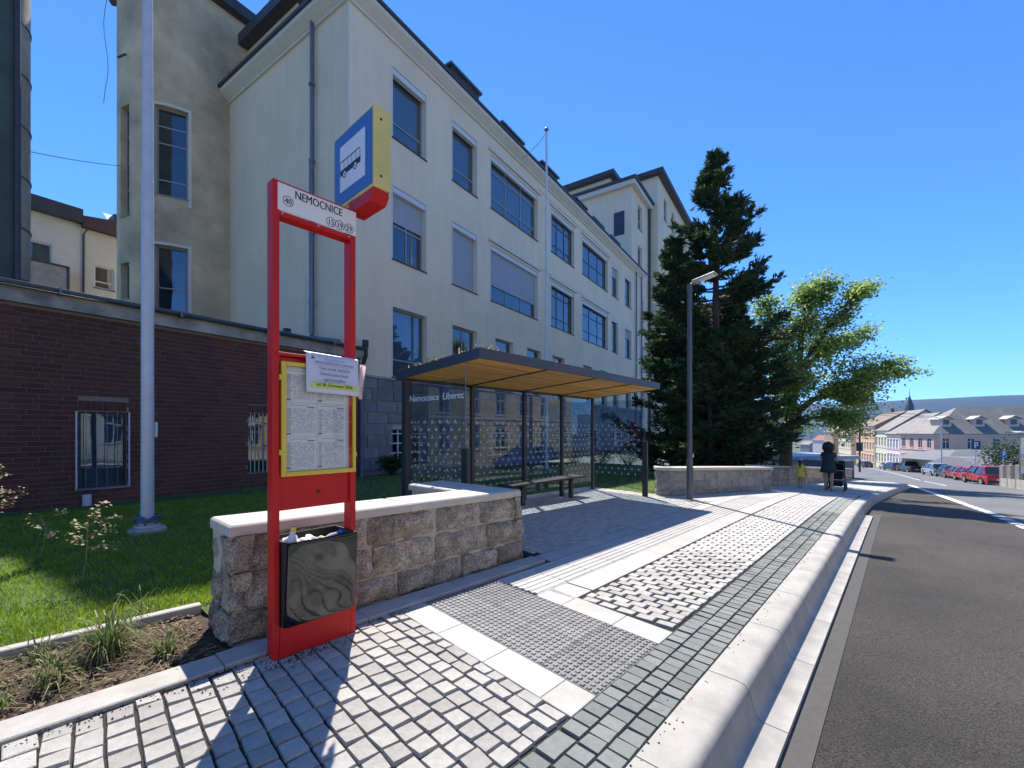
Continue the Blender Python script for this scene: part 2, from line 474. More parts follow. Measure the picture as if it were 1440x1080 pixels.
def sett_field():
    cells = []
    # area in front of the sign: columns run across the footway
    i = 0; s = 1.80
    while s > -3.2:
        w = .118 + random.uniform(-.008, .008); q = 1.36 - random.uniform(0, .1)
        while q < 3.16:
            l = random.uniform(.115, .16)
            q1 = min(q + l, 3.165)
            if q1 - q > .05 and q1 > 1.38: cells.append((s - w / 2, (max(q, 1.36) + q1) / 2, w - .009, q1 - max(q, 1.36) - .008, True))
            q = q1
        s -= w
    # narrow cut row against the slab
    q = 1.36
    while q < 3.1:
        l = random.uniform(.13, .2); cells.append((1.848, q + l / 2, .078, l - .010, True)); q += l
    q = 1.36
    while q < 3.1:
        l = random.uniform(.11, .19); cells.append((1.935, q + l / 2, .078, l - .010, True)); q += l
    # long field beside the ribbed strip
    s = 3.52; col = 0
    while s < 17.4:
        w = .106 + random.uniform(-.003, .003); q = 1.36 - (.09 if int(s * 1000) % 2 else 0) * 0 - (.088 if col % 2 else 0); col += 1
        while q < 2.26:
            l = .176 + random.uniform(-.006, .006); q1 = min(q + l, 2.262); q0 = max(q, 1.36)
            if q1 - q0 > .05: cells.append((s, (q0 + q1) / 2, w - .008, q1 - q0 - .02, False))
            q = q1
        s += w
    # floor of the shelter
    q = 3.47
    while q < 6.8:
        h = .1 + random.uniform(-.006, .006); s = 4.24 + random.uniform(0, .1)
        while s < 10.95:
            l = random.uniform(.09, .13)
            if not (s < 4.3 and q < 5.3): cells.append((s + l / 2, q, l - .02, h - .02, False))
            s += l
        q += h
    def size(c):
        p = kw(c[0], c[1]); return (c[2] * c[3]) / (p.x ** 2 + p.y ** 2 + 2.4) if -1.15 < p.x / max(.3, p.y) < 1.2 and p.y > 1.75 else 0
    cells.sort(key=size, reverse=True)
    rest = MB()
    for n, (s, q, ls, lq, sheared) in enumerate(cells):
        s2 = sh(s, q) if sheared else s
        if n < 300:
            piece_obj('sett', random.choice(SETT_MESH), s2, q, zp(s2, q) + random.uniform(-.003, .003), ls, lq, (-SHEAR if sheared else 0) + random.uniform(-.03, .03))
        else:
            piece_mb(rest, s2, q, random.uniform(-.003, .002), ls, lq, .005, .002)
    rest.a = [v for v in rest.a]
    o = rest.build('setts_beyond', SETT); o['kind'] = 'stuff'; on_pav(o)
sett_field()
def grey_rows():
    n = 0; rest = MB()
    s = 1.0; rows = []
    while s < 15.2:
        for r in range(3): rows.append((s + random.uniform(-.008, .008) + r * .03, 1.0225 + r * .127))
        s += .107
    s = .95
    while s > -4:
        for r in range(3): rows.append((s + r * .03, 1.0225 + r * .127))
        s -= .107
    for i, (a, q) in enumerate(rows):
        if i < 300: piece_obj('grey_paver', random.choice(PAVER_MESH), a, q, zp(a, q) + random.uniform(-.002, .002), .1005, .1205, random.uniform(-.012, .012))
        else: piece_mb(rest, a, q, random.uniform(-.002, .001), .1, .12, .005, .001)
    o = rest.build('grey_pavers_beyond', GREY); o['kind'] = 'stuff'; on_pav(o)
grey_rows()
def slab(name, s0, s1, q0, q1, m, up=0.0, sheared=True, g=.0022, extra=None, th=.06):
    f = sh if sheared else (lambda a, b: a)
    mb = MB(); z = lambda a, b: zp(a, b) + up
    c = .004
    P = [(s0 + g, q0 + g), (s1 - g, q0 + g), (s1 - g, q1 - g), (s0 + g, q1 - g)]
    T = [(s0 + g + c, q0 + g + c), (s1 - g - c, q0 + g + c), (s1 - g - c, q1 - g - c), (s0 + g + c, q1 - g - c)]
    w = lambda p, d: kw(f(*p), p[1], z(f(*p), p[1]) + d)
    vs = [w(p, -th) for p in P] + [w(p, -.003) for p in P] + [w(p, 0) for p in T]
    fs = [(8, 9, 10, 11)]
    for i in range(4):
        k = (i + 1) % 4; fs += [(i, k, 4 + k, 4 + i), (4 + i, 4 + k, 8 + k, 8 + i)]
    mb.add(vs, fs)
    if extra: extra(mb, s0, s1, q0, q1, w)
    o = mb.build(name, m, origin=kw((s0 + s1) / 2, (q0 + q1) / 2, zp((s0 + s1) / 2, (q0 + q1) / 2)))
    return on_pav(o)
for a, b in zip([1.34, 1.57, 2.09, 2.62], [1.57, 2.09, 2.62, 3.17]): slab('border_slab', 1.98, 2.245, a, b, SLAB)
for a, b in zip([1.34, 1.75, 2.28], [1.75, 2.28, 2.58]): slab('border_slab', 3.135, 3.40, a, b, SLAB)
slab('border_slab', 3.40, 3.72, 2.275, 2.58, SLAB, sheared=False, g=.004)
def bumps(mb, s0, s1, q0, q1, w):
    ns = max(1, round((s1 - s0) / .049)); nq = max(1, round((q1 - q0) / .049))
    for i in range(ns):
        for j in range(nq):
            cs = s0 + (i + .5) * (s1 - s0) / ns; cq = q0 + (j + .5) * (q1 - q0) / nq
            a, t, h = .0155, .0115, .0085 * random.uniform(.85, 1.1)
            b0 = [w((cs + e * a, cq + g * a), -.001) for e, g in ((-1, -1), (1, -1), (1, 1), (-1, 1))]
            t0 = [w((cs + e * t, cq + g * t), h) for e, g in ((-1, -1), (1, -1), (1, 1), (-1, 1))]
            mb.hexa(b0, t0)
for i in range(2):
    for a, b in zip([1.34, 1.79, 2.24, 2.69], [1.79, 2.24, 2.69, 3.15]):
        slab('tactile_slab', 2.25 + i * .44, 2.25 + (i + 1) * .44, a, b, TACT, extra=bumps, up=-.004)
def ribs(mb, s0, s1, q0, q1, w):
    n = 7
    for i in range(n):
        c = q0 + (i + .5) * (q1 - q0) / n; a, t = .024, .017
        mb.hexa([w((s0 + .004, c - a), -.001), (w((s1 - .004, c - a), -.001)), w((s1 - .004, c + a), -.001), w((s0 + .004, c + a), -.001)],
                [w((s0 + .006, c - t), .007), (w((s1 - .006, c - t), .007)), w((s1 - .006, c + t), .007), w((s0 + .006, c + t), .007)])
s = 3.26
while s < 13.2:
    slab('ribbed_slab', s, s + .5, 2.585, 3.145, GUIDE, sheared=False, extra=ribs, up=-.004); s += .5
s = 3.74
while s < 15.6:
    slab('border_slab', s, s + .6, 2.275, 2.58, SLAB, sheared=False); s += .6
s = 4.22
while s < 13.1:
    slab('border_slab', s, s + .5, 3.15, 3.405, SLAB, sheared=False); s += .5
for a, b in ((11.0, 11.9), (11.9, 12.8), (12.8, 13.7), (13.7, 14.6)):
    for c, d in ((3.41, 4.15), (4.15, 4.88)):
        slab('footway_slab', a, b, c, d, SLAB, sheared=False)
for i in range(3): slab('footway_slab', 13.26 + i * .8, 14.06 + i * .8, 2.585, 3.4, GUIDE, sheared=False)
# plain paved end of the stop, as large slabs
s = 17.46
while s < 36.5:
    q0 = kq(s + .5) + .26; n = 3
    for j in range(n):
        a = q0 + (3.55 - q0) * j / n; b = q0 + (3.55 - q0) * (j + 1) / n
        slab('footway_slab', s, s + 1.25, a, b, SLAB, sheared=False)
    s += 1.25
slab('footway_slab', 15.62, 17.44, 2.28, 3.55, SLAB, sheared=False)
slab('footway_slab', 15.25, 17.44, .97, 1.35, SLAB, sheared=False)
# edge stones: outer bed edge, inner bed edge
def edge_stone(s0, s1, q0, q1, up, m=KERB, zf=zp, name='edging_stone', par=None):
    mb = MB(); g = .003; c = .008
    w = lambda a, b, d: kw(a, b, zf(a, b) + d)
    P = [(s0 + g, q0), (s1 - g, q0), (s1 - g, q1), (s0 + g, q1)]; T = [(s0 + g, q0 + c), (s1 - g, q0 + c), (s1 - g, q1 - c), (s0 + g, q1 - c)]
    vs = [w(*p, -.15) for p in P] + [w(*p, up - .007) for p in P] + [w(*p, up) for p in T]
    fs = [(8, 9, 10, 11)]
    for i in range(4):
        k = (i + 1) % 4; fs += [(i, k, 4 + k, 4 + i), (4 + i, 4 + k, 8 + k, 8 + i)]
    mb.add(vs, fs); o = mb.build(name, m, origin=kw((s0 + s1) / 2, (q0 + q1) / 2, zf(s0, q0)))
    o.parent = par or pav
    return o
for a, b in ((-5, -4), (-4, -3), (-3, -2), (-2, -1.12), (-1.12, -.12), (-.12, .83), (.83, 1.83), (1.83, 2.83), (2.83, 3.4), (3.4, 4.15)):
    edge_stone(a, b, 3.185, 3.40, .012 if b < .9 else .02)

# kerb stones with their gutter flange
def kerb_run():
    prof0 = [(.235, .004, 0), (.060, .001, 0), (.038, -.002, 0), (.018, -.009, 0), (.002, -.022, 0), (-.010, -.042, 0), (-.020, -.070, 0), (-.035, -.13, 0), (-.05, -.178, 0), (-.075, -.198, 0), (-.22, -.205, 1), (-.225, -.30, 1)]
    prof1 = prof0[:9] + [(-.055, -.30, 0)]
    s = -4.4; k = 0
    while s < 36.2:
        L = 1.05 if s > 2 else 1.06
        a, b = s + .004, s + L - .004
        pr = prof0 if b < 14.4 else prof1
        mb = MB(); ss = [a, (a + b) / 2, b]
        rows = []
        for x in ss:
            rows.append([kw(x, kq(x) + dq, zs(x) + .014 + dz) for dq, dz, _ in pr] + [kw(x, kq(x) + .235, zs(x) - .3)])
        n = len(rows[0]); vs = [p for r in rows for p in r]; fs = []
        for i in range(2):
            for j in range(n):
                j2 = (j + 1) % n; fs.append((i * n + j, i * n + j2, (i + 1) * n + j2, (i + 1) * n + j))
        fs += [tuple(range(n)), tuple(range(2 * n, 3 * n))[::-1]]
        mb.add(vs, fs); o = mb.build('kerb_stone', KERB, origin=kw(a, kq(a), zs(a))); on_pav(o)
        o.data.polygons.foreach_set('use_smooth', [True] * len(o.data.polygons)); o.data.set_sharp_from_angle(angle=R(48))
        s += L
kerb_run()

# lawn, bed
def in_lawn_edge(s): return 4.40 if s < .98 else (3.6 if s < 4.2 else 6.92 if s < 10.9 else (4.9 if s < 17 else 3.58))
SLW = frange(-16, .97, 34) + [.98] + frange(1.2, 4.19, 8) + [4.2] + frange(4.8, 10.89, 12) + [10.9] + frange(11.5, 45, 34)
sheet('lawn', SLW, lambda s: (in_lawn_edge(s), 40 if s < 20 else 26), 36, lambda s, q: lz(s, q) - .01, LAWN)
sheet('planting_bed', frange(-8, 1.0, 24), lambda s: (3.38, 4.42), 8, lambda s, q: zp(s, q) - .035 + .03 * noise.noise(Vector((s * 4, q * 4, 0))), SOIL)
bed = bpy.data.objects['planting_bed']
for a, b in ((-6, -5), (-5, -4), (-4, -3), (-3, -2), (-2, -1), (-1, 0), (0, .97)):
    edge_stone(a, b, 4.36, 4.44, .03, par=bed)

# opposite footway, with kerb
sheet('opposite_pavement', frange(-30, 56, 43), lambda s: (-11.5, -5.75 + bend(s)), 3, lambda s, q: zs(s) - .16, CONC)
# hills across the valley
def hills():
    mb = MB(); n = 90; rows = []
    for i in range(n + 1):
        a = R(-75) + R(150) * i / n            # angle from +Y to the right
        row = []
        for d, f in ((2600, 0), (3000, .35), (3500, .8), (3900, 1), (4600, .95), (5600, 0.6)):
            nz = noise.noise(Vector((a * 5, d * .0007, 3))) * .22 + noise.noise(Vector((a * 17, d * .002, 8))) * .07
            hgt = -60 + f * (262 * (1.0 + .35 * (math.cos(a) - .7)) + 16 * math.sin(a * 9) + 70 * nz)
            row.append((math.sin(a) * d, math.cos(a) * d, hgt))
        rows.append(row)
    m = 6; vs = [p for r in rows for p in r]
    fs = [(i * m + j, (i + 1) * m + j, (i + 1) * m + j + 1, i * m + j + 1) for i in range(n) for j in range(m - 1)]
    mb.add(vs, fs)
    tag(mb.build('hill', mat('forested_hill', (.011, .028, .020), .95, .3, .012, 0, 10, stain=.3, sscale=.002), smooth=True), kind='structure')
hills()

# ================================================================== BUS STOP SIGN (red frame, timetable, bus box)
def bus_stop_sign():
    s0, q0 = 1.07, 3.12
    root = thing('bus_stop_sign', kw(s0, q0, zp(s0, q0) - .012), KR, 'tall red bus stop frame with white NEMOCNICE header, yellow timetable case and bus pictogram box', 'bus stop sign')
    W = .585
    # local: x along the kerb, y negative towards the road, z up
    for x in (0.0, W - .045):
        b = MB(); b.box(x, x + .045, -.05, .05, 0, 3.185); b.build('post', RED, root, bevel=.006)
    b = MB(); b.box(.0455, W - .0455, -.049, .049, 3.155, 3.184); b.box(.0455, W - .0455, -.049, .049, 2.955, 2.985); b.build('header_rail', RED, root, bevel=.004)
    hp = MB(); hp.box(.03, W - .002, -.058, -.0505, 2.988, 3.168); hp = hp.build('header_panel', WHITE, root, bevel=.002)
    f = -.0594
    t = MB(); place2d(t, text_mb('NEMOCNICE', .078, .014, 'CENTER', sx=.74), (.305, f, 3.098), (1, 0, 0), (0, 0, 1)); t.build('header_lettering', BLACK, hp)
    for cx, cz, n in ((.095, 3.062, '40'), (.388, 3.028, '15'), (.455, 3.028, '19'), (.526, 3.028, '29')):
        t = MB(); place2d(t, text_mb(n, .054, .014, 'CENTER', sx=.85), (cx, f, cz - .019), (1, 0, 0), (0, 0, 1)); t.build('route_number', BLACK, hp)
    for cx, cz in ((.095, 3.062), (.388, 3.028), (.455, 3.028), (.526, 3.028)):
        n = 28; r = MB()
        for i in range(n):
            a, c = 6.28319 * i / n, 6.28319 * (i + 1) / n
            r.poly(*[(cx + rr * math.cos(g) , f, cz + rr * math.sin(g)) for rr, g in ((.0305, a), (.0305, c), (.0345, c), (.0345, a))])
        r.build('route_ring', mat('ring_blue', (.02, .04, .16), .5), hp)
    for x in (.06, .3, .53):
        sc = MB(); sc.tube([(x, -.0495, 2.97), (x, -.055, 2.97)], .006, 8); sc.build('screw', CHROME, root)
    # case back plate (red), with the opening for the bin
    b = MB(); b.box(.0455, W - .0455, -.028, .03, .985, 2.02); b.build('case_panel', RED, root, bevel=.003)
    b = MB(); b.box(.02, W - .0452, -.062, .035, 2.022, 2.045); b.build('case_top_rail', RED, root, bevel=.004)
    b = MB(); b.box(.0452, W - .0452, -.051, .045, .0, .215); b.build('foot_panel', RED, root, bevel=.004)
    b = MB(); b.tube([(.31, -.029, 1.09), (.31, -.04, 1.09)], .012, 12); b.build('lock', BLACK, root)
    # yellow door frame
    x0, x1, z0, z1 = .05, W - .012, 1.215, 1.985
    fr = MB(); y0, y1 = -.075, -.0505
    fr.box(x0, x0 + .028, y0, y1, z0, z1); fr.box(x1 - .022, x1, y0, y1, z0, z1); fr.box(x0 + .0281, x1 - .0221, y0, y1, z0, z0 + .03); fr.box(x0 + .0281, x1 - .0221, y0, y1, z1 - .026, z1)
    fr = fr.build('case_frame', YEL, root, bevel=.004)
    for hz in (1.36, 1.86):
        hb = MB(); hb.box(x0 - .012, x0 - .0005, y0 + .003, y1 - .002, hz, hz + .035); hb.build('hinge', YEL, fr)
        hb = MB(); hb.box(x1 + .0005, x1 + .008, y0 + .003, y1 - .002, hz - .03, hz); hb.build('latch', YEL, fr)
    bk = MB(); bk.box(x0 + .0285, x1 - .0225, -.047, -.029, z0 + .0305, z1 - .0265); bk.build('case_back', mat('case_back_grey', (.50, .52, .55), .6, .05, 4), root)
    sm = MB(); sm.box(x1 - .045, x1 - .0226, -.052, -.0475, z0 + .031, z1 - .027); sm.build('case_liner', RED, root)
    gl = MB(); gl.box(x0 + .0285, x1 - .0225, -.062, -.059, z0 + .0305, z1 - .0265); gl.build('case_glass', glass('case_glass', (.97, .98, .98), 1.35), root)
    random.seed(5)
    for i in range(2):
        for j in range(3):
            px, pz = x0 + .034 + i * .213, z0 + .036 + j * .232
            pp = MB(); pp.box(px, px + .205, -.0492, -.0478, pz, pz + .226); pp = pp.build('timetable_sheet', PAPER, root)
            ink = MB(); yy = -.0496
            def q(a, b, c, d): ink.poly((px + a, yy, pz + c), (px + b, yy, pz + c), (px + b, yy, pz + d), (px + a, yy, pz + d))
            q(.02, .15, .212, .2145); q(.14, .19, .198, .205)
            for r_ in range(26):
                z = .188 - r_ * .0066
                if r_ % 13 == 12: q(.01, .195, z, z + .001); continue
                a = .05
                q(.006, .006 + random.uniform(.02, .04), z, z + .0026)
                while a < .19:
                    l = random.uniform(.004, .014)
                    if random.random() < .75: q(a, min(a + l, .195), z, z + .0026)
                    a += l + .004
            q(.046, .0467, .01, .19); q(.12, .1206, .01, .19); q(.004, .03, .012, .024)
            ink.build('timetable_print', INK, pp)
    # bus box on the end of the frame
    bx = MB(); A0, A1, Z0, Z1, X0, X1 = -.325, .285, 3.275, 3.86, .575, .715
    bx.box(X0, X1, A0, A1, Z0, Z1); bx = bx.build('pictogram_box', YELP, root, bevel=.008)
    br = MB(); br.prism([(X0 + .004, A0 + .02, 3.235), (X0 + .004, A0 + .06, 3.186), (X0 + .004, .05, 3.186), (X0 + .004, .05, 3.2735), (X0 + .004, A0 + .02, 3.2735)], (.13, 0, 0)); br.build('box_bracket', RED, root, bevel=.003)
    for y in (-.02, -.2): sc = MB(); sc.tube([(X0 + .06, y, 3.187), (X0 + .06, y, 3.181)], .011, 8); sc.build('bolt', CHROME, bx)
    for z in (3.36, 3.77): sc = MB(); sc.tube([(X0 + .055, A0 + .002, z), (X0 + .055, A0 - .004, z)], .009, 8); sc.build('bolt', BLACK, bx)
    bp = MB(); bp.box(X0 - .004, X0 - .0005, A0 + .022, A1 - .022, Z0 + .022, Z1 - .022); bp = bp.build('blue_panel', BLUE, bx)
    wp = MB(); wp.box(X0 - .006, X0 - .0045, A0 + .115, A1 - .115, Z0 + .115, Z1 - .115); wp.build('white_field', WHITE, bx)
    # bus symbol, drawn in (a = -y, z)
    bus = MB(); xx = X0 - .0068
    def pl(*pts): bus.poly(*[(xx, -a, z) for a, z in pts])
    cy = -.02; cz = (Z0 + Z1) / 2
    a0, a1 = -.165 - cy * 0, .145
    base = cz - .055; top = cz + .06
    pl((a0, base), (a1, base), (a1 + .004, base + .045), (a0, base + .045))
    pl((a0, top - .009), (a1 - .012, top - .009), (a1 - .012, top), (a0 + .008, top))
    nwin = 5
    for i in range(nwin + 1):
        a = a0 + (a1 - .008 - a0) * i / nwin
        pl((a, base + .04), (a + .0065, base + .04), (a + .0045 , top - .005), (a - .002, top - .005))
    for a in (a0 + .07, a1 - .075):
        pl(*[(a + .03 * math.cos(6.283 * i / 20), base + .003 + .03 * math.sin(6.283 * i / 20)) for i in range(20)])
    bus.build('bus_symbol', BLACK, bx)
    for a in (a0 + .07, a1 - .075):
        wl = MB(); wl.poly(*[(xx - .0006, -(a + .021 * math.cos(6.283 * i / 20)), base + .003 + .021 * math.sin(6.283 * i / 20)) for i in range(20)])
        wl.build('bus_symbol_wheel', WHITE, bx)
    for a in (a0 + .07, a1 - .075):
        wb = MB(); wb.poly(*[(xx - .0010, -(a + .008 * math.cos(6.283 * i / 14)), base + .003 + .008 * math.sin(6.283 * i / 14)) for i in range(14)])
        wb.build('bus_symbol_hub', BLACK, bx)
    return root
sign = bus_stop_sign()
SGL = sign.location
def from_sign(x, y, z):
    return Vector((SGL.x + x * UX - y * UY, SGL.y + x * UY + y * UX, SGL.z + z))

def notice():
    root = thing('notice_sheet', from_sign(.2, -.08, 1.79), KR, 'white paper notice with green highlighted date taped across the timetable case', 'notice')
    pp = MB(); W, H = .385, .275; nx, nz = 10, 6; tilt = -.012
    g = lambda i, j: (W * i / nx, -.004 - .012 * math.sin(3.1 * i / nx) * (1 - j / nz) - .010 * (1 - j / nz), H * j / nz + tilt * i / nx)
    for i in range(nx):
        for j in range(nz): pp.poly(g(i, j), g(i + 1, j), g(i + 1, j + 1), g(i, j + 1))
    pp = pp.build('paper', merge=True, mat=mat('notice_paper', (.60, .62, .74), .7, .02, 8), parent=root, smooth=True)
    md = pp.modifiers.new('s', 'SOLIDIFY'); md.thickness = .0012
    fo = MB(); fo.poly((-.003, -.0035, H), (W, -.0035, H + tilt), (W, .035, H + tilt + .012), (-.003, .035, H + .012)); fo.build('folded_edge', WHITE, root)
    t = MB(); Y = -.0305
    def line(txt, size, x, z, bold=False, al='CENTER'):
        place2d(t, text_mb(txt, size, bold, al), (x, Y, z), (1, 0, tilt / W), (0, .02, 1))
    line('UPOZORNĚNÍ PRO CESTUJÍCÍ', .0215, W / 2, .198, .02)
    line('Tato nová zastávka', .030, W / 2, .158, .012); line('Nemocnice bude', .030, W / 2, .119, .012); line('zprovozněna', .030, W / 2, .082, .012)
    t.poly((.05, Y, .1935), (.34, Y, .1845), (.34, Y, .1858), (.05, Y, .1948)); t.poly((.11, Y, .076), (.275, Y, .0705), (.275, Y, .0718), (.11, Y, .0773))
    for k in range(3): t.poly((.115 + k * .004, Y, .238 - k * .007), (.27 - k * .006, Y, .233 - k * .007), (.27 - k * .006, Y, .2345 - k * .007), (.115 + k * .004, Y, .2395 - k * .007))
    t.poly((.02, Y, .228), (.052, Y, .228), (.036, Y, .252))
    t.build('notice_print', mat('notice_ink', (.10, .10, .20), .7), root)
    h = MB(); h.poly((.03, Y + .0006, .036), (.357, Y + .0006, .026), (.357, Y + .0006, .062), (.03, Y + .0006, .07)); h.build('highlighted_band', HILITE, root)
    d = MB(); place2d(d, text_mb('od 30. července 2026', .030, .035, 'CENTER'), (W / 2, Y - .0006, .042), (1, 0, tilt / W), (0, .02, 1)); d.build('notice_date', BLACK, root)
notice()
def pink_sheet():
    root = thing('curled_sheet', from_sign(.592, -.05, 1.77), KR, 'pinkish curled paper sheet sticking out at the side of the red bus stop frame', 'paper')
    p = MB(); n = 6
    for i in range(n):
        a, b = i / n, (i + 1) / n
        f = lambda t, z: (.003 + .075 * t + (.012 if z > .1 else -.02 * t), -.02 + .05 * t * t, z)
        p.poly(f(a, -.005 - .0), f(b, -.01), f(b, .245), f(a, .255))
    o = p.build('paper', PINKP, root, smooth=True); o.modifiers.new('s', 'SOLIDIFY').thickness = .001
    t = MB()
    for k in range(14):
        f = lambda a, z: (.0025 + .075 * a + .006, -.0215 + .05 * a * a, z)
        t.poly(f(.15, .03 + k * .015), f(.85, .03 + k * .015), f(.85, .034 + k * .015), f(.15, .034 + k * .015))
    t.build('sheet_print', INK, root)
pink_sheet()

def litter_bin():
    root = thing('litter_bin', from_sign(.052, -.13, .22), KR, 'mirror black open litter bin hung in the foot of the red frame', 'litter bin')
    X, Y0, Y1, Z = .485, 0.0, .30, .565
    m = MB(); e = .012
    # tapered outer shell: front leans out at the top
    bt = [(0, .03, 0), (X, .03, 0), (X, Y1, 0), (0, Y1, 0)]
    tp = [(-.0, -.025, Z), (X + .0, -.025, Z), (X, Y1, Z), (0, Y1, Z)]
    ti = [(e, -.025 + e, Z), (X - e, -.025 + e, Z), (X - e, Y1 - e, Z), (e, Y1 - e, Z)]
    bi = [(e, .04, .3), (X - e, .04, .3), (X - e, Y1 - e, .3), (e, Y1 - e, .3)]
    v = bt + tp; n = MB()
    n.add(v, [(3, 2, 1, 0), (1, 2, 6, 5), (2, 3, 7, 6), (3, 0, 4, 7)])
    n.add(tp + ti + bi, [(i, (i + 1) % 4, 4 + (i + 1) % 4, 4 + i) for i in range(4)] + [(4 + i, 4 + (i + 1) % 4, 8 + (i + 1) % 4, 8 + i) for i in range(4)] + [(8, 9, 10, 11)])
    n.build('bin_shell', BINI, root)
    fp = MB(); nx, nz = 12, 12
    def g(i, j):
        x, z = X * i / nx, Z * j / nz
        y = .029 - .055 * j / nz - .0125
        return (x, y + .007 * noise.noise(Vector((x * 5, z * 5, 2))) + .002 * noise.noise(Vector((x * 14, z * 14, 5))), z + .0)
    for i in range(nx):
        for j in range(nz): fp.poly(g(i, j), g(i + 1, j), g(i + 1, j + 1), g(i, j + 1))
    o = fp.build('front_panel', BIN, root, smooth=True, merge=True)
    md = o.modifiers.new('s', 'SOLIDIFY'); md.thickness = .004
    sb = o.modifiers.new('d', 'SUBSURF'); sb.levels = 2; sb.render_levels = 2
    h = MB(); h.box(-.045, -.001, .1, .13, .36, .385); h.build('hinge_pin', BINI, root)
    # rubbish
    C0 = from_sign(.052, -.13, .22)
    def inb(x, y, z): return Vector((C0.x + x * UX - y * UY, C0.y + x * UY + y * UX, C0.z + z))
    PLA = mat('clear_plastic', (.62, .65, .68), .2, .1, 20, .2, 40)
    def bottle(x, y, z, ang, capm, label, sc=1.0):
        r = thing('plastic_bottle', inb(x, y, z), KR, label, 'bottle')
        r.rotation_euler = (ang[0], ang[1], KR + ang[2])
        b = MB(); b.lathe([(.028 * sc, 0), (.033 * sc, .01), (.032 * sc, .07 * sc), (.034 * sc, .08 * sc), (.033 * sc, .13 * sc), (.014 * sc, .185 * sc), (.013 * sc, .2 * sc)], 16); b.build('bottle_body', PLA, r, smooth=True)
        c = MB(); c.lathe([(.0155 * sc, .2 * sc), (.0165 * sc, .203 * sc), (.0165 * sc, .224 * sc), (.014 * sc, .226 * sc)], 16); c.build('bottle_cap', capm, r)
    bottle(.045, .08, .40, (.1, .1, 0), YEL, 'clear plastic bottle with yellow cap poking out of the bin', 1.15)
    bottle(.32, .2, .455, (.9, .5, 0), mat('blue_cap', (.05, .06, .5), .4), 'clear plastic bottle with blue cap lying in the bin', 1.0)
    bottle(.09, .2, .38, (-.2, .25, 0), WHITE, 'clear plastic bottle with white cap deep in the bin', 1.0)
    random.seed(3)
    for i, (x, y, z, lab) in enumerate(((.17, .12, .515, 'crumpled white plastic bag on top of the rubbish in the bin'), (.24, .2, .51, 'crumpled white paper ball beside the blue capped bottle'), (.10, .2, .525, 'crumpled white cup near the yellow capped bottle'), (.30, .13, .5, 'crumpled cream paper wrapper at the bin rim'))):
        bm = bmesh.new(); bmesh.ops.create_icosphere(bm, subdivisions=3, radius=.05)
        for v in bm.verts:
            v.co *= 1 + .55 * noise.noise(v.co * 28 + Vector((i * 9, 0, 0)))
            v.co.z *= .75
        me = bpy.data.meshes.new('crumpled_rubbish'); bm.to_mesh(me); bm.free()
        me.materials.append(mat('litter_cream', (.62, .52, .36), .7, .2, 20) if i == 3 else mat('litter_white', (.70, .72, .74), .6, .1, 20))
        o = bpy.data.objects.new('crumpled_rubbish', me); COL.objects.link(o); o.location = inb(x, y, z); tag(o, lab, 'rubbish')
    fl = MB(); fl.box(.013, X - .013, .03, Y1 - .013, .31, .47); fl.build('rubbish_fill', mat('bin_bag', (.03, .03, .03), .5, .3, 20, .5, 40), root)
litter_bin()

# ================================================================== STONE WALLS
def stone(mb, c0, c1, depth, rough=.02, nx=6, nz=4, seed=0.0, chip=.025):
    """rounded, rough-hewn block: c0..c1 = (x0,z0),(x1,z1) of the face, front at y=0, going back to depth"""
    x0, z0 = c0; x1, z1 = c1
    rows = []
    for j in range(nz + 1):
        for i in range(nx + 1):
            fx, fz = i / nx, j / nz
            x = x0 + (x1 - x0) * fx; z = z0 + (z1 - z0) * fz
            ed = min(fx, 1 - fx) * (x1 - x0); ez = min(fz, 1 - fz) * (z1 - z0); e = min(ed, ez)
            n = noise.noise(Vector((x * 5 + seed, z * 5, seed * 1.7))) + .55 * noise.noise(Vector((x * 13 + seed, z * 13, seed))) + .38 * noise.noise(Vector((x * 34 + seed, z * 34, seed)))
            y = -rough * n - .012
            y = min(y, .008)
            if e < .02: y += chip
            elif e < .05: y += chip * .25
            jx = .014 * noise.noise(Vector((x * 9, z * 9, seed + 4))) if e < .001 else 0
            rows.append((x + jx, y, z + jx))
    fs = []
    for j in range(nz):
        for i in range(nx):
            a = j * (nx + 1) + i; fs.append((a, a + 1, a + nx + 2, a + nx + 1))
    n = len(rows)
    per = [i for i in range(nx + 1)] + [j * (nx + 1) + nx for j in range(1, nz + 1)] + [nz * (nx + 1) + i for i in range(nx - 1, -1, -1)] + [j * (nx + 1) for j in range(nz - 1, 0, -1)]
    bk = [(rows[i][0], depth, rows[i][2]) for i in per]
    m = len(per)
    fs += [(per[(k + 1) % m], per[k], n + k, n + (k + 1) % m) for k in range(m)]
    mb.add(rows + bk, fs)

def course_split(L, lo, hi, rng):
    xs = [0]
    while xs[-1] < L - hi: xs.append(xs[-1] + rng.uniform(lo, hi))
    if L - xs[-1] > hi * 1.15: xs.append((xs[-1] + L) / 2)
    xs.append(L); return xs

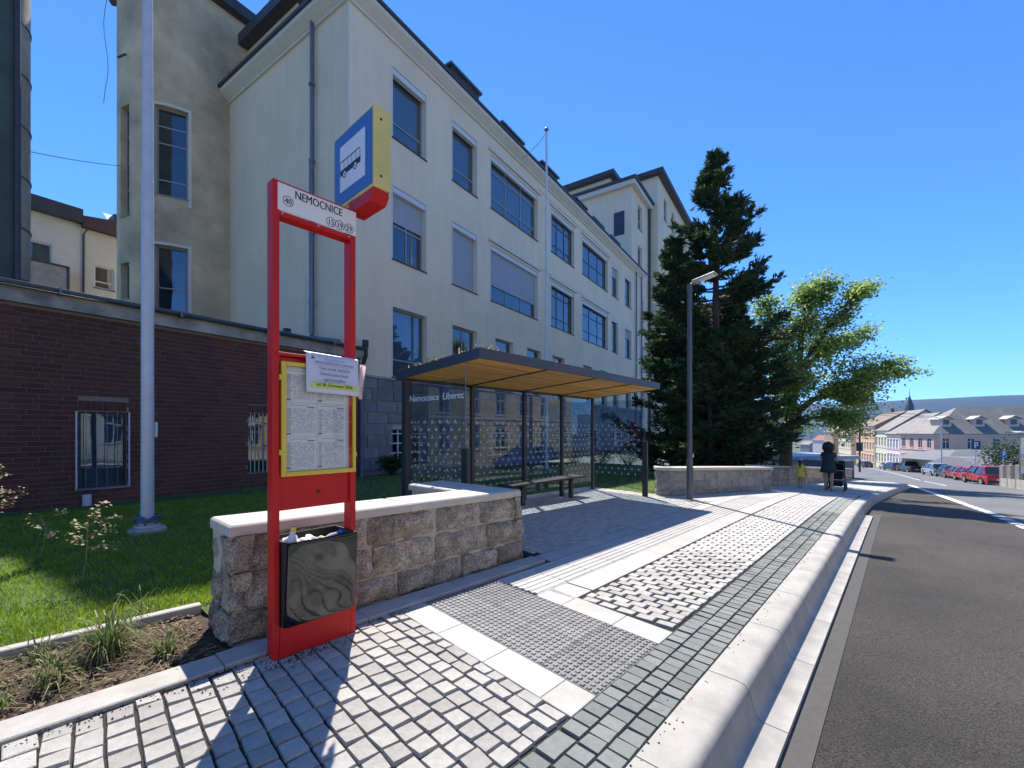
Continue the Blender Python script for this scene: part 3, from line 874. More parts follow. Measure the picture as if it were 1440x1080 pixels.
def wall_face(root, org, ang, L, courses, M_, lo=.34, hi=.72, batter=0.0, rough=.022, seed=1, depth=.2, gap=.012, z_at=lambda x: 0.0, fine=.07):
    """rows of stones along local x' from org, facing -y' of the rotated frame"""
    rng = random.Random(seed); z = 0
    ca, sa = math.cos(ang), math.sin(ang)
    for ci, h in enumerate(courses):
        xs = course_split(L, lo, hi, rng)
        for a, b in zip(xs, xs[1:]):
            mb = MB(); big = rng.uniform(.8, 1.3)
            stone(mb, (a + gap, z + gap * .8), (b - gap, z + h - gap * .8), depth, rough * big, max(4, int((b - a) / fine)), max(3, int(h / fine)), rng.uniform(0, 50), .03)
            vs = []
            for x, y, zz in mb.v:
                zz2 = zz + z_at(x)
                y2 = y + batter * zz
                vs.append((org[0] + ca * x - sa * y2, org[1] + sa * x + ca * y2, org[2] + zz2))
            mb.v = vs
            cx = sum(p[0] for p in vs) / len(vs), sum(p[1] for p in vs) / len(vs), sum(p[2] for p in vs) / len(vs)
            o = mb.build('stone', M_, root, smooth=False, origin=cx)
        z += h

def near_wall():
    s0, q0 = .93, 3.47
    z0 = zp(s0, q0)
    root = thing('stone_wall', kw(s0, q0, z0 - .03), KR, 'rough granite block wall with pale cap stones behind the red bus stop frame', 'stone wall')
    L = 3.2; fall = lambda x: -.0195 * x
    core = MB(); core.prism([(.035, .022, -.1), (L - .035, .022, -.16), (L - .035, .118, .765 + fall(L)), (.035, .118, .765)], (0, .42, 0))
    core.prism([(L - .575, .3, -.1), (L - .03, .3, -.1), (L - .03, .3, .765 + fall(L)), (L - .575, .3, .765 + fall(L))], (0, 1.28, 0))
    core.build('mortar_core', MORTAR, root)
    cs = [.235, .275, .265]
    wall_face(root, (0, 0, 0), 0, L, cs, STONE, .34, .82, .12, .05, 4, .16, .012, z_at=fall, fine=.034)
    # left end (faces back along the kerb): runs from back to front
    wall_face(root, (0.005, .56, 0), -math.pi / 2, .53, cs, STONE, .22, .34, .06, .04, 9, .12, fine=.034)
    # right end, facing the shelter
    wall_face(root, (L - .005, .03, fall(L)), math.pi / 2, 1.56, cs, STONE, .28, .5, .03, .02, 12, .12)
    # back face and return
    wall_face(root, (L - .62, .58, fall(L - .6)), math.pi, L - .66, cs, STONE, .4, .9, .04, .02, 15, .1)
    wall_face(root, (L - .60, 1.6, fall(L)), -math.pi / 2, 1.0, cs, STONE, .4, .6, .04, .02, 17, .1)
    def capst(x0, x1, y0, y1, za, zb, th=.085):
        mb = MB(); c = .018
        P = [(x0, y0, za), (x1, y0, zb), (x1, y1, zb), (x0, y1, za)]
        T = [(x0 + c, y0 + c, za), (x1 - c, y0 + c, zb), (x1 - c, y1 - c, zb), (x0 + c, y1 - c, za)]
        vs = [(x, y, z) for x, y, z in P] + [(x, y, z + th - c) for x, y, z in P] + [(x, y, z + th) for x, y, z in T]
        fs = [(3, 2, 1, 0), (8, 9, 10, 11)]
        for i in range(4):
            k = (i + 1) % 4; fs += [(i, k, 4 + k, 4 + i), (4 + i, 4 + k, 8 + k, 8 + i)]
        mb.add(vs, fs); mb.build('cap_stone', CAP, root, bevel=.006)
    zt = .772
    capst(.02, 1.55, .072, .565, zt, zt + fall(1.55)); capst(1.553, L - .01, .072, .565, zt + fall(1.55), zt + fall(L))
    capst(L - .61, L - .01, .568, 1.07, zt + fall(L), zt + fall(L)); capst(L - .61, L - .01, 1.074, 1.62, zt + fall(L) - .0, zt + fall(L))
near_wall()

def curved_wall(name, pts, label, courses, capw, M_, seed, lo, hi, end_faces=True):
    """wall whose front follows pts (s,q); straight segments"""
    P = [kw(s, q, zp(s, q) - .03) for s, q in pts]
    root = thing(name, P[0], 0, label, 'stone wall')
    o0 = P[0]; H = sum(courses)
    loc = [p - o0 for p in P]
    core = MB(); caps = []
    for i, (a, b) in enumerate(zip(loc, loc[1:])):
        d = (b - a); L = math.hypot(d.x, d.y); ang = math.atan2(d.y, d.x); sl = d.z / L
        n = Vector((-d.y, d.x, 0)).normalized()
        wall_face(root, a, ang, L, courses, M_, lo, hi, .04, .014, seed + i, .14, .009, z_at=lambda x: sl * x)
        e = d.normalized() * .03
        core.prism([a + e + n * .05 + Vector((0, 0, -.1)), b - e + n * .05 + Vector((0, 0, -.1)), b - e + n * .05 + Vector((0, 0, H - .01)), a + e + n * .05 + Vector((0, 0, H - .01))], n * .36)
    core.build('mortar_core', MORTAR, root)
    # end faces
    if end_faces:
        d = loc[1] - loc[0]; n = Vector((-d.y, d.x, 0)).normalized(); p = loc[0] + n * .44 + Vector((.0, 0, 0))
        wall_face(root, p, math.atan2(-n.y, -n.x), .42, courses, M_, .18, .3, .0, .014, seed + 20, .1, .009)
        d = loc[-1] - loc[-2]; n = Vector((-d.y, d.x, 0)).normalized()
        wall_face(root, loc[-1], math.atan2(n.y, n.x), .42, courses, M_, .18, .3, .0, .014, seed + 21, .1, .009)
    # cap: mitred segments
    off = []
    for i, p in enumerate(loc):
        d0 = (loc[i] - loc[i - 1]) if i else (loc[1] - loc[0]); d1 = (loc[i + 1] - loc[i]) if i < len(loc) - 1 else d0
        n = (Vector((-d0.y, d0.x, 0)).normalized() + Vector((-d1.y, d1.x, 0)).normalized()).normalized()
        ex = d0.normalized() * (-.03 if i == 0 else .03 if i == len(loc) - 1 else 0)
        ex.z = 0
        off.append((p - n * .03 + ex, p + n * capw + ex))
    for i in range(len(loc) - 1):
        a0, a1 = off[i]; b0, b1 = off[i + 1]; e = (b0 - a0).normalized() * .0015
        z = Vector((0, 0, H + .002)); t = Vector((0, 0, .08))
        mb = MB(); mb.hexa([a0 + e + z, b0 - e + z, b1 - e + z, a1 + e + z], [a0 + e + z + t, b0 - e + z + t, b1 - e + z + t, a1 + e + z + t])
        mb.build('cap_stone', CAP, root, bevel=.012)
    return root
curved_wall('stone_wall', [(10.88, 4.72), (11.05, 4.42), (11.9, 4.12), (12.9, 3.82), (14.0, 3.52), (14.9, 3.3), (15.85, 3.06)], 'low curved wall of squared grey granite with pale cap beyond the bus shelter', [.17, .26, .25], .46, STONE2, 40, .4, .85)
curved_wall('stone_wall', [(17.2, 3.75), (18.2, 3.62), (20.5, 3.45), (24.5, 3.25), (29, 2.95), (34, 2.6), (36.5, 2.4)], 'low stone wall running downhill behind the child in yellow', [.2, .26, .24], .44, STONE, 70, .4, .8)

# ================================================================== BUS SHELTER
def bus_shelter():
    s0, q0 = 4.42, 6.43
    zg = zp(s0, q0)
    root = thing('bus_shelter', kw(s0, q0, 0), KR, 'dark steel glass bus shelter with larch clad roof and white chevron prints', 'bus shelter')
    def gz(x, y): return zp(s0 + x, q0 + y) - .012
    PX = [0, 1.55, 3.17, 4.65, 6.13]
    b = MB(); b.box(-.07, .07, -.06, .06, gz(0, 0), 2.44); b.build('post', ANTH, root, bevel=.006)
    for x in PX[1:]:
        b = MB(); b.box(x - .04, x + .04, -.035, .035, gz(x, 0), 2.45); b.build('post', ANTH, root, bevel=.004)
    for x, y in ((-.06, -1.6), (6.03, -1.6)):
        b = MB(); b.box(x - .035, x + .035, -1.66, -1.53, gz(x, y), 1.29); b.build('end_post', ANTH, root, bevel=.006)
    for x in (-.06, 6.03): b = MB(); b.tube([(x, -1.585, 1.29), (x, -1.585, 2.59)], .006, 8); b.build('tie_rod', ZINC, root)
    # roof, rising to the front: z(y)
    y0, y1, xa, xb = -1.93, .2, -.1, 6.17
    zu = lambda y: 2.47 - .072 * y
    roof = MB()
    def slabz(x0, x1, ya, yb, lo, hi): roof.hexa([(x0, ya, zu(ya) + lo), (x1, ya, zu(ya) + lo), (x1, yb, zu(yb) + lo), (x0, yb, zu(yb) + lo)], [(x0, ya, zu(ya) + hi), (x1, ya, zu(ya) + hi), (x1, yb, zu(yb) + hi), (x0, yb, zu(yb) + hi)])
    slabz(xa + .03, xb - .03, y0 + .03, y1 - .03, .045, .12)
    roof = roof.build('roof', ANTH, root)
    def rim(name, x0, x1, ya, yb):
        m = MB(); m.hexa([(x0, ya, zu(ya) - .01), (x1, ya, zu(ya) - .01), (x1, yb, zu(yb) - .01), (x0, yb, zu(yb) - .01)], [(x0, ya, zu(ya) + .145), (x1, ya, zu(ya) + .145), (x1, yb, zu(yb) + .145), (x0, yb, zu(yb) + .145)])
        return m.build(name, ANTHB, roof, bevel=.004)
    rim('fascia', xa, xb, y0, y0 + .03); rim('fascia', xa, xa + .03, y0 + .0305, y1 - .0305); rim('fascia', xb - .03, xb, y0 + .0305, y1 - .0305); rim('fascia', xa, xb, y1 - .03, y1)
    for x in PX[1:4]:
        m = MB(); ya, yb = y0 + .035, y1 - .035
        m.hexa([(x - .03, ya, zu(ya) - .012), (x + .03, ya, zu(ya) - .012), (x + .03, yb, zu(yb) - .012), (x - .03, yb, zu(yb) - .012)], [(x - .03, ya, zu(ya) + .044), (x + .03, ya, zu(ya) + .044), (x + .03, yb, zu(yb) + .044), (x - .03, yb, zu(yb) + .044)])
        m.build('cross_beam', ANTH, roof)
    bm_ = MB(); bm_.box(-.0, 6.13, -.03, .03, 2.452, 2.50); bm_.build('rear_beam', ANTH, roof)
    xs = [xa + .03] + PX[1:4] + [xb - .03]; ns = 24
    for i in range(4):
        a = xs[i] + (.032 if i else .004); c = xs[i + 1] - (.032 if i < 3 else .004)
        for k in range(ns):
            ya = y0 + .04 + (y1 - y0 - .08) * k / ns; yb = ya + (y1 - y0 - .08) / ns - .006
            m = MB(); m.hexa([(a, ya, zu(ya)), (c, ya, zu(ya)), (c, yb, zu(yb)), (a, yb, zu(yb))], [(a, ya, zu(ya) + .03), (c, ya, zu(ya) + .03), (c, yb, zu(yb) + .03), (a, yb, zu(yb) + .03)])
            m.build('soffit_slat', WOOD, roof, origin=(a, ya, zu(ya)))
    CH = mat('white_glass_print', (.72, .75, .76), .6, .03, 5)
    def chevrons(org, ax, w, zlist, parent, nrm):
        mb = MB(); ax = Vector(ax); org = Vector(org); n = Vector(nrm) * .004
        for r, z in enumerate(zlist):
            x = .09 + (.095 if r % 2 else 0)
            while x < w - .07:
                h, t, g = .052, .013, .029
                for sgn in (-1, 1):
                    p = [org + ax * (x + sgn * g) + Vector((0, 0, z)) + n, org + ax * (x + sgn * (g - t)) + Vector((0, 0, z)) + n, org + ax * x + Vector((0, 0, z + h - t * 1.4)) + n, org + ax * x + Vector((0, 0, z + h)) + n]
                    mb.poly(*p)
                x += .19
        mb.build('chevron_print', CH, parent)
    zl = [.40 + .128 * k for k in range(11)]
    for a, c in zip(PX, PX[1:]):
        g0, g1 = a + (.075 if a == 0 else .044), c - .044
        m = MB(); m.box(g0, g1, -.005, .005, .22 + gz(a, 0) - .042, 2.40); p = m.build('glass_pane', GLASS, root)
        chevrons((g0, -.005, 0), (1, 0, 0), g1 - g0, zl, p, (0, -1, 0))
    for x in (-.0, 6.1):
        ya, yb = -1.525, -.065
        m = MB(); m.box(x - .005, x + .005, ya, yb, .22 + gz(x, 0) - .042, 2.36); p = m.build('glass_pane', GLASS, root)
        chevrons((x - .005, yb, 0), (0, -1, 0), yb - ya, zl, p, (-1, 0, 0))
        if x < 1:
            for wd_, y_a, y_b in (('Nemocnice', .03, .83), ('Liberec', .93, 1.43)):
              t = MB(); place2d(t, text_mb(wd_, .158, .012, 'LEFT'), (x - .0085, 0, 2.05), (0, -1, 0), (0, 0, 1))
              ys = [v[1] for v in t.v]; k = (y_b - y_a) / (max(ys) - min(ys)); t.v = [(v[0], (v[1] - max(ys)) * k + yb - y_a, v[2]) for v in t.v]
              t.build('stop_name_lettering', CH, p)
    lb = MB(); lb.box(0.075, 6.09, -.012, .012, .86, .875); 
    return root, zu
shelter, zu = bus_shelter()
def roof_plants():
    rng = random.Random(2); mb = MB()
    for i in range(1500):
        x = rng.uniform(-.16, 6.1); y = rng.uniform(-1.88, .15)
        z = zu(y) + .12; h = rng.uniform(.015, .06); a = rng.uniform(0, 6.28); w = rng.uniform(.01, .03)
        if rng.random() < .3: h *= 1.7
        mb.m = 1 if rng.random() < .35 else (2 if rng.random() < .25 else 0)
        dx, dy = math.cos(a) * w, math.sin(a) * w
        mb.poly((x - dx, y - dy, z), (x + dx, y + dy, z), (x + dx * .7 + dy * .3, y + dy * .7, z + h), (x - dx * .6, y - dy * .6, z + h * .9))
    for cx, cy in ((.15, -1.75), (.3, -1.8), (2.1, -1.75), (2.3, -1.7), (4.3, -1.8)):
        for i in range(60):
            x = cx + rng.gauss(0, .09); y = max(-1.89, cy + rng.gauss(0, .06)); z = zu(y) + .12 + abs(rng.gauss(0, .04)); a = rng.uniform(0, 6.28); w = .016
            mb.m = rng.choice((1, 2, 2, 0)); mb.poly((x - w, y, z), (x + w, y, z), (x + w * math.cos(a), y + w * math.sin(a), z + .03))
    o = mb.build('roof_sedum', [leafmat('sedum_green', (.10, .15, .04), (.2, .22, .07)), leafmat('sedum_cream', (.5, .42, .26), (.6, .5, .35)), leafmat('sedum_red', (.32, .10, .06), (.42, .2, .12))])
    o.location = kw(4.42, 6.43, 0); o.rotation_euler = (0, 0, KR)
    tag(o, 'low green and cream succulent plants growing on the shelter roof', 'roof plants', kind='stuff')
roof_plants()
def bench():
    s0, q0 = 6.55, 5.85
    root = thing('bench', kw(s0, q0, zp(s0, q0) - .012), KR, 'dark slatted bench without backrest standing inside the bus shelter', 'bench')
    for k in range(4):
        m = MB(); m.box(0, 2.75, k * .105, k * .105 + .095, .425, .465); m.build('seat_slat', DWOOD, root, bevel=.006)
    for x in (.35, 2.15):
        m = MB(); m.box(x, x + .06, .01, .40, .375, .423); m.build('seat_bracket', ANTH, root)
        for y in (.03, .30):
            m = MB(); m.box(x - .02, x + .08, y, y + .08, -.0195 * x - .01, .374); m.build('leg', ANTH, root, bevel=.004)
bench()

# ================================================================== POLES AND LAMP
def flag_pole_left():
    s, q = 1.29, 9.09; z = lz(s, q)
    root = thing('flag_pole', kw(s, q, z - .02), BR, 'thick grey metal flagpole on round concrete foot in the lawn', 'flagpole')
    m = MB(); m.lathe([(.25, 0), (.25, .07), (.22, .10), (.12, .105)], 28); m.build('foot', CONC, root, smooth=False)
    m = MB(); m.lathe([(.17, .106), (.17, .14), (.12, .15), (.12, .2), (.095, .21)], 20); m.build('base_plate', STEEL, root)
    m = MB()
    for k in range(6):
        a = k * 1.047; m.tube([(.145 * math.cos(a), .145 * math.sin(a), .15), (.145 * math.cos(a), .145 * math.sin(a), .185)], .014, 6)
    m.build('anchor_bolt', ZINC, root)
    m = MB(); m.tube([(0, 0, .19), (0, 0, 5.68)], [.088, .08], 24); m.tube([(0, 0, 5.68), (0, 0, 5.73)], [.08, .073], 24); m.tube([(0, 0, 5.73), (0, 0, 11.5)], [.072, .06], 24); m.build('shaft', STEEL, root, smooth=True)
    m = MB(); m.box(.085, .13, -.03, .03, 1.55, 1.8); m.build('cleat_box', STEEL, root, bevel=.01)
    m = MB(); pts = []
    for i in range(60):
        a = i * .42; r = .15 + .03 * math.sin(i * 1.3); pts.append((r * math.cos(a), r * math.sin(a), .24 + .04 * math.sin(i * .9)))
    m.tube(pts, .014, 6); m.build('coiled_rope', mat('blue_grey_rope', (.10, .13, .2), .9), root, smooth=True)
flag_pole_left()
def flag_pole_white():
    p = Vector((1.72, 21.6)); s, q = w2k(*p); z = lz(s, q)
    root = thing('flag_pole', (p.x, p.y, z - .02), BR, 'tall slim white flagpole standing behind the bus shelter', 'flagpole')
    top = 1.55 + 421 / 610 * 21.6 - z
    m = MB(); m.lathe([(.3, 0), (.3, .08), (.1, .1)], 20); m.build('foot', CONC, root)
    m = MB(); m.tube([(0, 0, .08), (0, 0, top * .55)], [.085, .08], 16); m.tube([(0, 0, top * .55), (0, 0, top)], [.07, .05], 16); m.build('shaft', WSTEEL, root, smooth=True)
    m = MB(); m.lathe([(.03, top), (.09, top + .05), (.11, top + .12), (.08, top + .19), (.01, top + .22)], 14); m.build('finial', ZINC, root, smooth=True)
    a = Vector((0, 0, top - .05)); e = Matrix.Rotation(-BR, 3, 'Z') @ (bw(23.8, .1, 19.2) - Vector((p.x, p.y, z - .02)))
    m = MB(); m.tube([a + (e - a) * t + Vector((0, 0, -.5 * t * (1 - t))) for t in frange(0, 1, 10)], .014, 5); m.build('halyard', ZINC, root)
flag_pole_white()
def street_lamp():
    s, q = 10.92, 3.89; z = zp(s, q)
    root = thing('street_lamp', kw(s, q, z - .01), KR, 'slim grey street lamp with flat angled luminaire beside the curved wall', 'street lamp')
    PG = mat('lamp_grey', (.10, .115, .125), .45, .15, 8, metal=.6)
    m = MB(); m.tube([(0, 0, 0), (0, 0, .95)], .075, 16); m.tube([(0, 0, .95), (0, 0, 1.02)], [.075, .06], 16); m.tube([(0, 0, 1.02), (0, 0, 5.2)], [.06, .052], 16); m.build('mast', PG, root, smooth=True)
    m = MB(); m.tube([(0, 0, 5.15), (0, 0, 5.32)], .062, 14); m.tube([(0, .02, 5.28), (0, -.14, 5.35)], .04, 10); m.build('spigot', PG, root)
    h = MB(); h.hexa([(-.15, -.62, 5.43), (.15, -.62, 5.43), (.11, -.08, 5.31), (-.11, -.08, 5.31)], [(-.14, -.62, 5.47), (.14, -.62, 5.47), (.10, -.08, 5.39), (-.10, -.08, 5.39)]); h = h.build('luminaire', mat('luminaire_grey', (.42, .44, .45), .4, .1, 6, metal=.4), root, bevel=.015)
    l = MB(); l.hexa([(-.12, -.58, 5.416), (.12, -.58, 5.416), (.09, -.25, 5.343), (-.09, -.25, 5.343)], [(-.12, -.58, 5.4205), (.12, -.58, 5.4205), (.09, -.25, 5.3472), (-.09, -.25, 5.3472)]); l.build('lamp_lens', WHITE, h)
    d = MB(); d.box(-.04, .04, -.079, -.07, .45, .8); d.build('service_door', PG, root)
    st = MB(); st.box(.02, .06, -.075, -.066, 1.05, 1.13); st.build('sticker', WHITE, root)
street_lamp()

# ================================================================== BUILDINGS
def holed_wall(mb, L0, L1, Z0, Z1, ops, f, rev=.55, cuts=()):
    """wall face between (L0,Z0) and (L1,Z1) with rectangular openings; f(l,z,depth)->point; depth>0 goes inwards"""
    ls = sorted(set([L0, L1] + [a for o in ops for a in (o[0], o[1]) if L0 < a < L1] + list(cuts)))
    zz = sorted(set([Z0, Z1] + [a for o in ops for a in (o[2], o[3]) if Z0 < a < Z1]))
    for a, b in zip(ls, ls[1:]):
        for c, d in zip(zz, zz[1:]):
            cx, cz = (a + b) / 2, (c + d) / 2
            if any(o[0] < cx < o[1] and o[2] < cz < o[3] for o in ops): continue
            mb.poly(f(a, c, 0), f(b, c, 0), f(b, d, 0), f(a, d, 0))
    for o in ops:
        a, b, c, d = o[:4]
        mb.poly(f(a, c, 0), f(b, c, 0), f(b, c, rev), f(a, c, rev)); mb.poly(f(a, d, 0), f(b, d, 0), f(b, d, rev), f(a, d, rev))
        mb.poly(f(a, c, 0), f(a, d, 0), f(a, d, rev), f(a, c, rev)); mb.poly(f(b, c, 0), f(b, d, 0), f(b, d, rev), f(b, c, rev))

def fbox(mb, f, a, b, c, d, e0, e1):   # box on a wall: l a..b, z c..d, depth e0..e1
    mb.hexa([f(a, c, e0), f(b, c, e0), f(b, c, e1), f(a, c, e1)], [f(a, d, e0), f(b, d, e0), f(b, d, e1), f(a, d, e1)])

def window(root, f, a, b, c, d, cols=1, rows=(1,), rev=.22, fm=None, w=.07, back=None, blind=0.0, box=False, sill=True, sm=None, surround=False, backm=None):
    """frame mesh (part) with panes, sill, blind as sub-parts. rows: relative heights from the bottom"""
    fm = fm or FRAMEG
    fr = MB(); e0, e1 = rev - .07, rev + .0
    fbox(fr, f, a, a + w, c, d, e0, e1); fbox(fr, f, b - w, b, c, d, e0, e1); fbox(fr, f, a + w + .001, b - w - .001, c, c + w, e0, e1); fbox(fr, f, a + w + .001, b - w - .001, d - w, d, e0, e1)
    xs = [a + w + (b - a - 2 * w) * i / cols for i in range(cols + 1)]; tot = sum(rows); zz = [c + w]
    for r in rows: zz.append(zz[-1] + (d - c - 2 * w) * r / tot)
    for x in xs[1:-1]: fbox(fr, f, x - w / 2, x + w / 2, c + w + .001, d - w - .001, e0 + .001, e1 - .001)
    for i in range(cols):
        xa = xs[i] + (w / 2 + .001 if i else .001); xb = xs[i + 1] - (w / 2 + .001 if i < cols - 1 else .001)
        for z in zz[1:-1]: fbox(fr, f, xa, xb, z - w * .45, z + w * .45, e0 + .002, e1 - .002)
    o = fr.build('window', fm, root)
    for i in range(cols):
        for j in range(len(rows)):
            p = MB(); g = .012
            fbox(p, f, xs[i] + g, xs[i + 1] - g, zz[j] + g, zz[j + 1] - g, rev - .04, rev - .032); p.build('pane', PANE, o)
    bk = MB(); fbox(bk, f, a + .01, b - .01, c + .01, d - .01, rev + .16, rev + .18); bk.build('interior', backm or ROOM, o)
    if blind:
        m = MB(); fbox(m, f, a + .006, b - .006, d - w - (d - c - 2 * w) * blind, d - .02, rev - .095, rev - .075)
        for x in xs[1:-1]: fbox(m, f, x - .012, x + .012, d - w - (d - c - 2 * w) * blind, d - .03, rev - .1, rev - .096)
        m.build('blind', BLIND, o)
    if box:
        m = MB(); fbox(m, f, a + .01, b - .01, d - .26, d - .005, .03, rev - .1); m.build('blind_box', FRAMEW, o)
    if sill:
        m = MB(); fbox(m, f, a - .05, b + .05, c - .05, c - .002, -.06, rev - .01); m.build('sill', sm or DARKROOF, o)
    if surround:
        m = MB()
        for q in ((a - .06, a, c, d + .06), (b, b + .06, c, d + .06), (a + .001, b - .001, d, d + .06)): fbox(m, f, *q, -.02, .0)
        m.build('surround', TRIMW, o)
    return o

def hospital():
    root = thing('hospital_building', bw(10.8, 0, -.6), BR, 'long cream four storey hospital with stone plinth behind the bus shelter', 'building')
    K0 = 10.8; f = lambda l, z, e: (l - K0, e, z + .6)
    KE, ZT, ZB, ZPL = 49.0, 19.0, -.6, 3.80
    rows = [(14.55, 17.65), (9.17, 12.41), (3.95, 7.05)]
    cols = [(13.05, 15.1), (17.0, 19.05), (20.35, 25.75), (27.7, 31.5), (33.1, 38.75), (39.85, 41.55), (43.6, 45.6)]
    low = [(13.05, 15.15), (17.0, 19.05), (20.8, 22.7), (24.4, 26.2), (27.9, 29.8), (33.3, 35.1), (36.9, 38.6), (40.2, 41.6), (43.8, 45.4)]
    bas = [(13.05, 14.8), (20.1, 22.4), (25.2, 26.6), (28.6, 30.6), (34.0, 36.4), (40.5, 42.6), (44.5, 46.5)]
    ops = []
    for r in (0, 1):
        for c in cols: ops.append((c[0], c[1], rows[r][0], rows[r][1]))
    lowo = [(a, b, rows[2][0], rows[2][1]) for a, b in low]
    baso = [(a, b, -.05, 1.62) for a, b in bas]
    mb = MB(); holed_wall(mb, K0, KE, ZPL, ZT, ops + lowo, f)
    # gable end and rear closing faces
    mb.poly(f(K0, ZB, 0), f(K0, ZB, 14), f(K0, ZT, 14), f(K0, ZT, 0))
    mb.poly(f(KE, ZB, 0), f(KE, ZB, 14), f(KE, ZT, 14), f(KE, ZT, 0)); mb.poly(f(K0, ZB, 14), f(KE, ZB, 14), f(KE, ZT, 14), f(K0, ZT, 14))
    mb.build('wall', RENDERW, root)
    pl = MB(); holed_wall(pl, K0, KE, ZB, ZPL, baso, lambda l, z, e: (l - K0, e + .03, z + .6)); pl.build('plinth', MORTAR, root)
    # plinth blocks
    PLM = mat('plinth_granite', (.22, .225, .23), .85, .2, 3, .5, 40, rnd=.2, stain=.25, sscale=.8)
    rng = random.Random(8); nb = 0; rest = MB(); cells = []
    zrow = ZB; i = 0
    while zrow < ZPL - .05:
        h = (ZPL - ZB) / 9; l = K0 + (0 if i % 2 else -.45)
        while l < KE:
            w = rng.uniform(.85, 1.15); a, b = max(l, K0), min(l + w, KE)
            segs = [(a, b)]
            for o in baso:
                if zrow + h > o[2] + .02 and zrow < o[3] - .02:
                    ns = []
                    for (p, q) in segs:
                        if q <= o[0] or p >= o[1]: ns.append((p, q)); continue
                        if p < o[0]: ns.append((p, o[0]))
                        if q > o[1]: ns.append((o[1], q))
                    segs = ns
            cells += [(p, q, zrow, zrow + h) for p, q in segs if q - p > .1]
            l += w
        zrow += h; i += 1
    for n, (a, b, c, d) in enumerate(sorted(cells, key=lambda t: t[0])):
        tgt = MB() if n < 300 else rest
        tgt.cur = rng.random(); g = .012; pr = -.03 - rng.uniform(0, .015)
        P0 = [f(a + g, c + g, .02), f(b - g, c + g, .02), f(b - g, d - g, .02), f(a + g, d - g, .02)]
        P1 = [f(a + g + .02, c + g + .02, pr), f(b - g - .02, c + g + .02, pr), f(b - g - .02, d - g - .02, pr), f(a + g + .02, d - g - .02, pr)]
        tgt.hexa(P0, P1)
        if n < 300: tgt.cur = 0; tgt.a = [0] * len(tgt.a); tgt.build('plinth_block', PLM, root, origin=f(a, c, 0))
    if rest.f: o = rest.build('plinth_blocks_beyond', PLM, root); o['kind'] = 'stuff'
    m = MB(); fbox(m, f, K0 - .02, KE, ZPL - .01, ZPL + .09, -.05, .02); m.build('plinth_course', CONC, root)
    # cornice with gutter edge
    for nm, lo, hi, pr, mt in (('cornice_moulding', ZT - .28, ZT - .12, -.1, TRIMW), ('cornice', ZT - .05, ZT + .26, -.48, TRIMW), ('eaves_gutter', ZT + .262, ZT + .40, -.58, DARKROOF)):
        m = MB(); p = -pr
        outer = [(K0 - p, pr), (KE + p, pr), (KE + p, .05), (K0 + .05, .05), (K0 + .05, 10), (K0 - p, 10)]
        if nm == 'cornice':
            ins = [(K0 - .12, -.12), (KE + .12, -.12), (KE + .12, .05), (K0 + .05, .05), (K0 + .05, 10), (K0 - .12, 10)]
            n = 6; vs = [f(l, lo - .12, e) for l, e in ins] + [f(l, lo + .12, e) for l, e in outer] + [f(l, hi, e) for l, e in outer]
            fs = [tuple(range(n)), tuple(range(2 * n, 3 * n))] + [(i, (i + 1) % n, n + (i + 1) % n, n + i) for i in range(n)] + [(n + i, n + (i + 1) % n, 2 * n + (i + 1) % n, 2 * n + i) for i in range(n)]
            m.add(vs, fs)
        else: m.prism([f(l, lo, e) for l, e in outer], (0, 0, hi - lo))
        m.build(nm, mt, root)
    m = MB(); m.hexa([f(K0 - .4, ZT + .3, -.4), f(KE + .3, ZT + .3, -.4), f(KE + .3, ZT + .3, 14), f(K0 - .4, ZT + .3, 14)], [f(K0 + 3.5, ZT + 2.6, 5), f(KE - 3, ZT + 2.6, 5), f(KE - 3, ZT + 2.6, 9), f(K0 + 3.5, ZT + 2.6, 9)])
    roof = m.build('roof', DARKROOF, root)
    for a, b, h in ((17.75, 20.2, 2.05), (22.6, 25.0, 1.75), (27.7, 30.1, 1.9), (33.4, 35.6, 1.8), (37.1, 39.5, 1.7), (41.5, 44.0, 1.7)):
        m = MB(); fbox(m, f, a, b, ZT + .3, ZT + .3 + h, .75, 3.2); dm = m.build('dormer', DARKROOF, root)
        m = MB(); fbox(m, f, a - .15, b + .15, ZT + .3 + h + .002, ZT + .42 + h, .6, 3.3); m.build('dormer_cap', ZINC, dm)
    # attic storey seen over the gable
    m = MB(); fbox(m, f, K0 + .9, K0 + 9, ZT + .41, ZT + 3.2, 5.2, 10); at = m.build('attic_wall', RENDERW, root)
    m = MB(); fbox(m, f, K0 + .4, K0 + 9.5, ZT + 3.202, ZT + 3.75, 4.8, 10.4); m.build('attic_roof', DARKROOF, at)
    g = lambda l, z, e: f(K0 + .9 + e, z, l)
    for a in (6.0, 7.7): window(root, g, a, a + 1.1, ZT + 1.4, ZT + 2.7, 1, (1,), .02, sill=False, back=None)
    # thin joint strip on the corner, downpipes
    m = MB(); fbox(m, f, K0 + .005, K0 + .06, ZPL + .12, ZT - .3, -.012, -.001); m.build('corner_strip', TRIMW, root)
    m = MB(); X = -.16
    m.tube([(X, 2.25, ZT + .55), (X, 2.25, 13.0 + .6)], .085, 12); m.tube([(X - .02, 2.25, 13.0 + .6), (X - .02, 2.25, 6.3)], .10, 12)
    m.tube([(X - .02, 2.25, 6.32), (X - .02, 2.2, 6.1), (X - .05, 1.6, 5.95), (X - .05, .35, 5.72)], .10, 12); m.build('downpipe', ZINC, root, smooth=True)
    m = MB()
    for z in (7.5, 10.5, 13.55, 16.8): m.tube([(X - .01, 2.25, z), (X - .01, 2.25, z + .09)], .125, 12)
    m.build('pipe_clamp', ZINC, root)
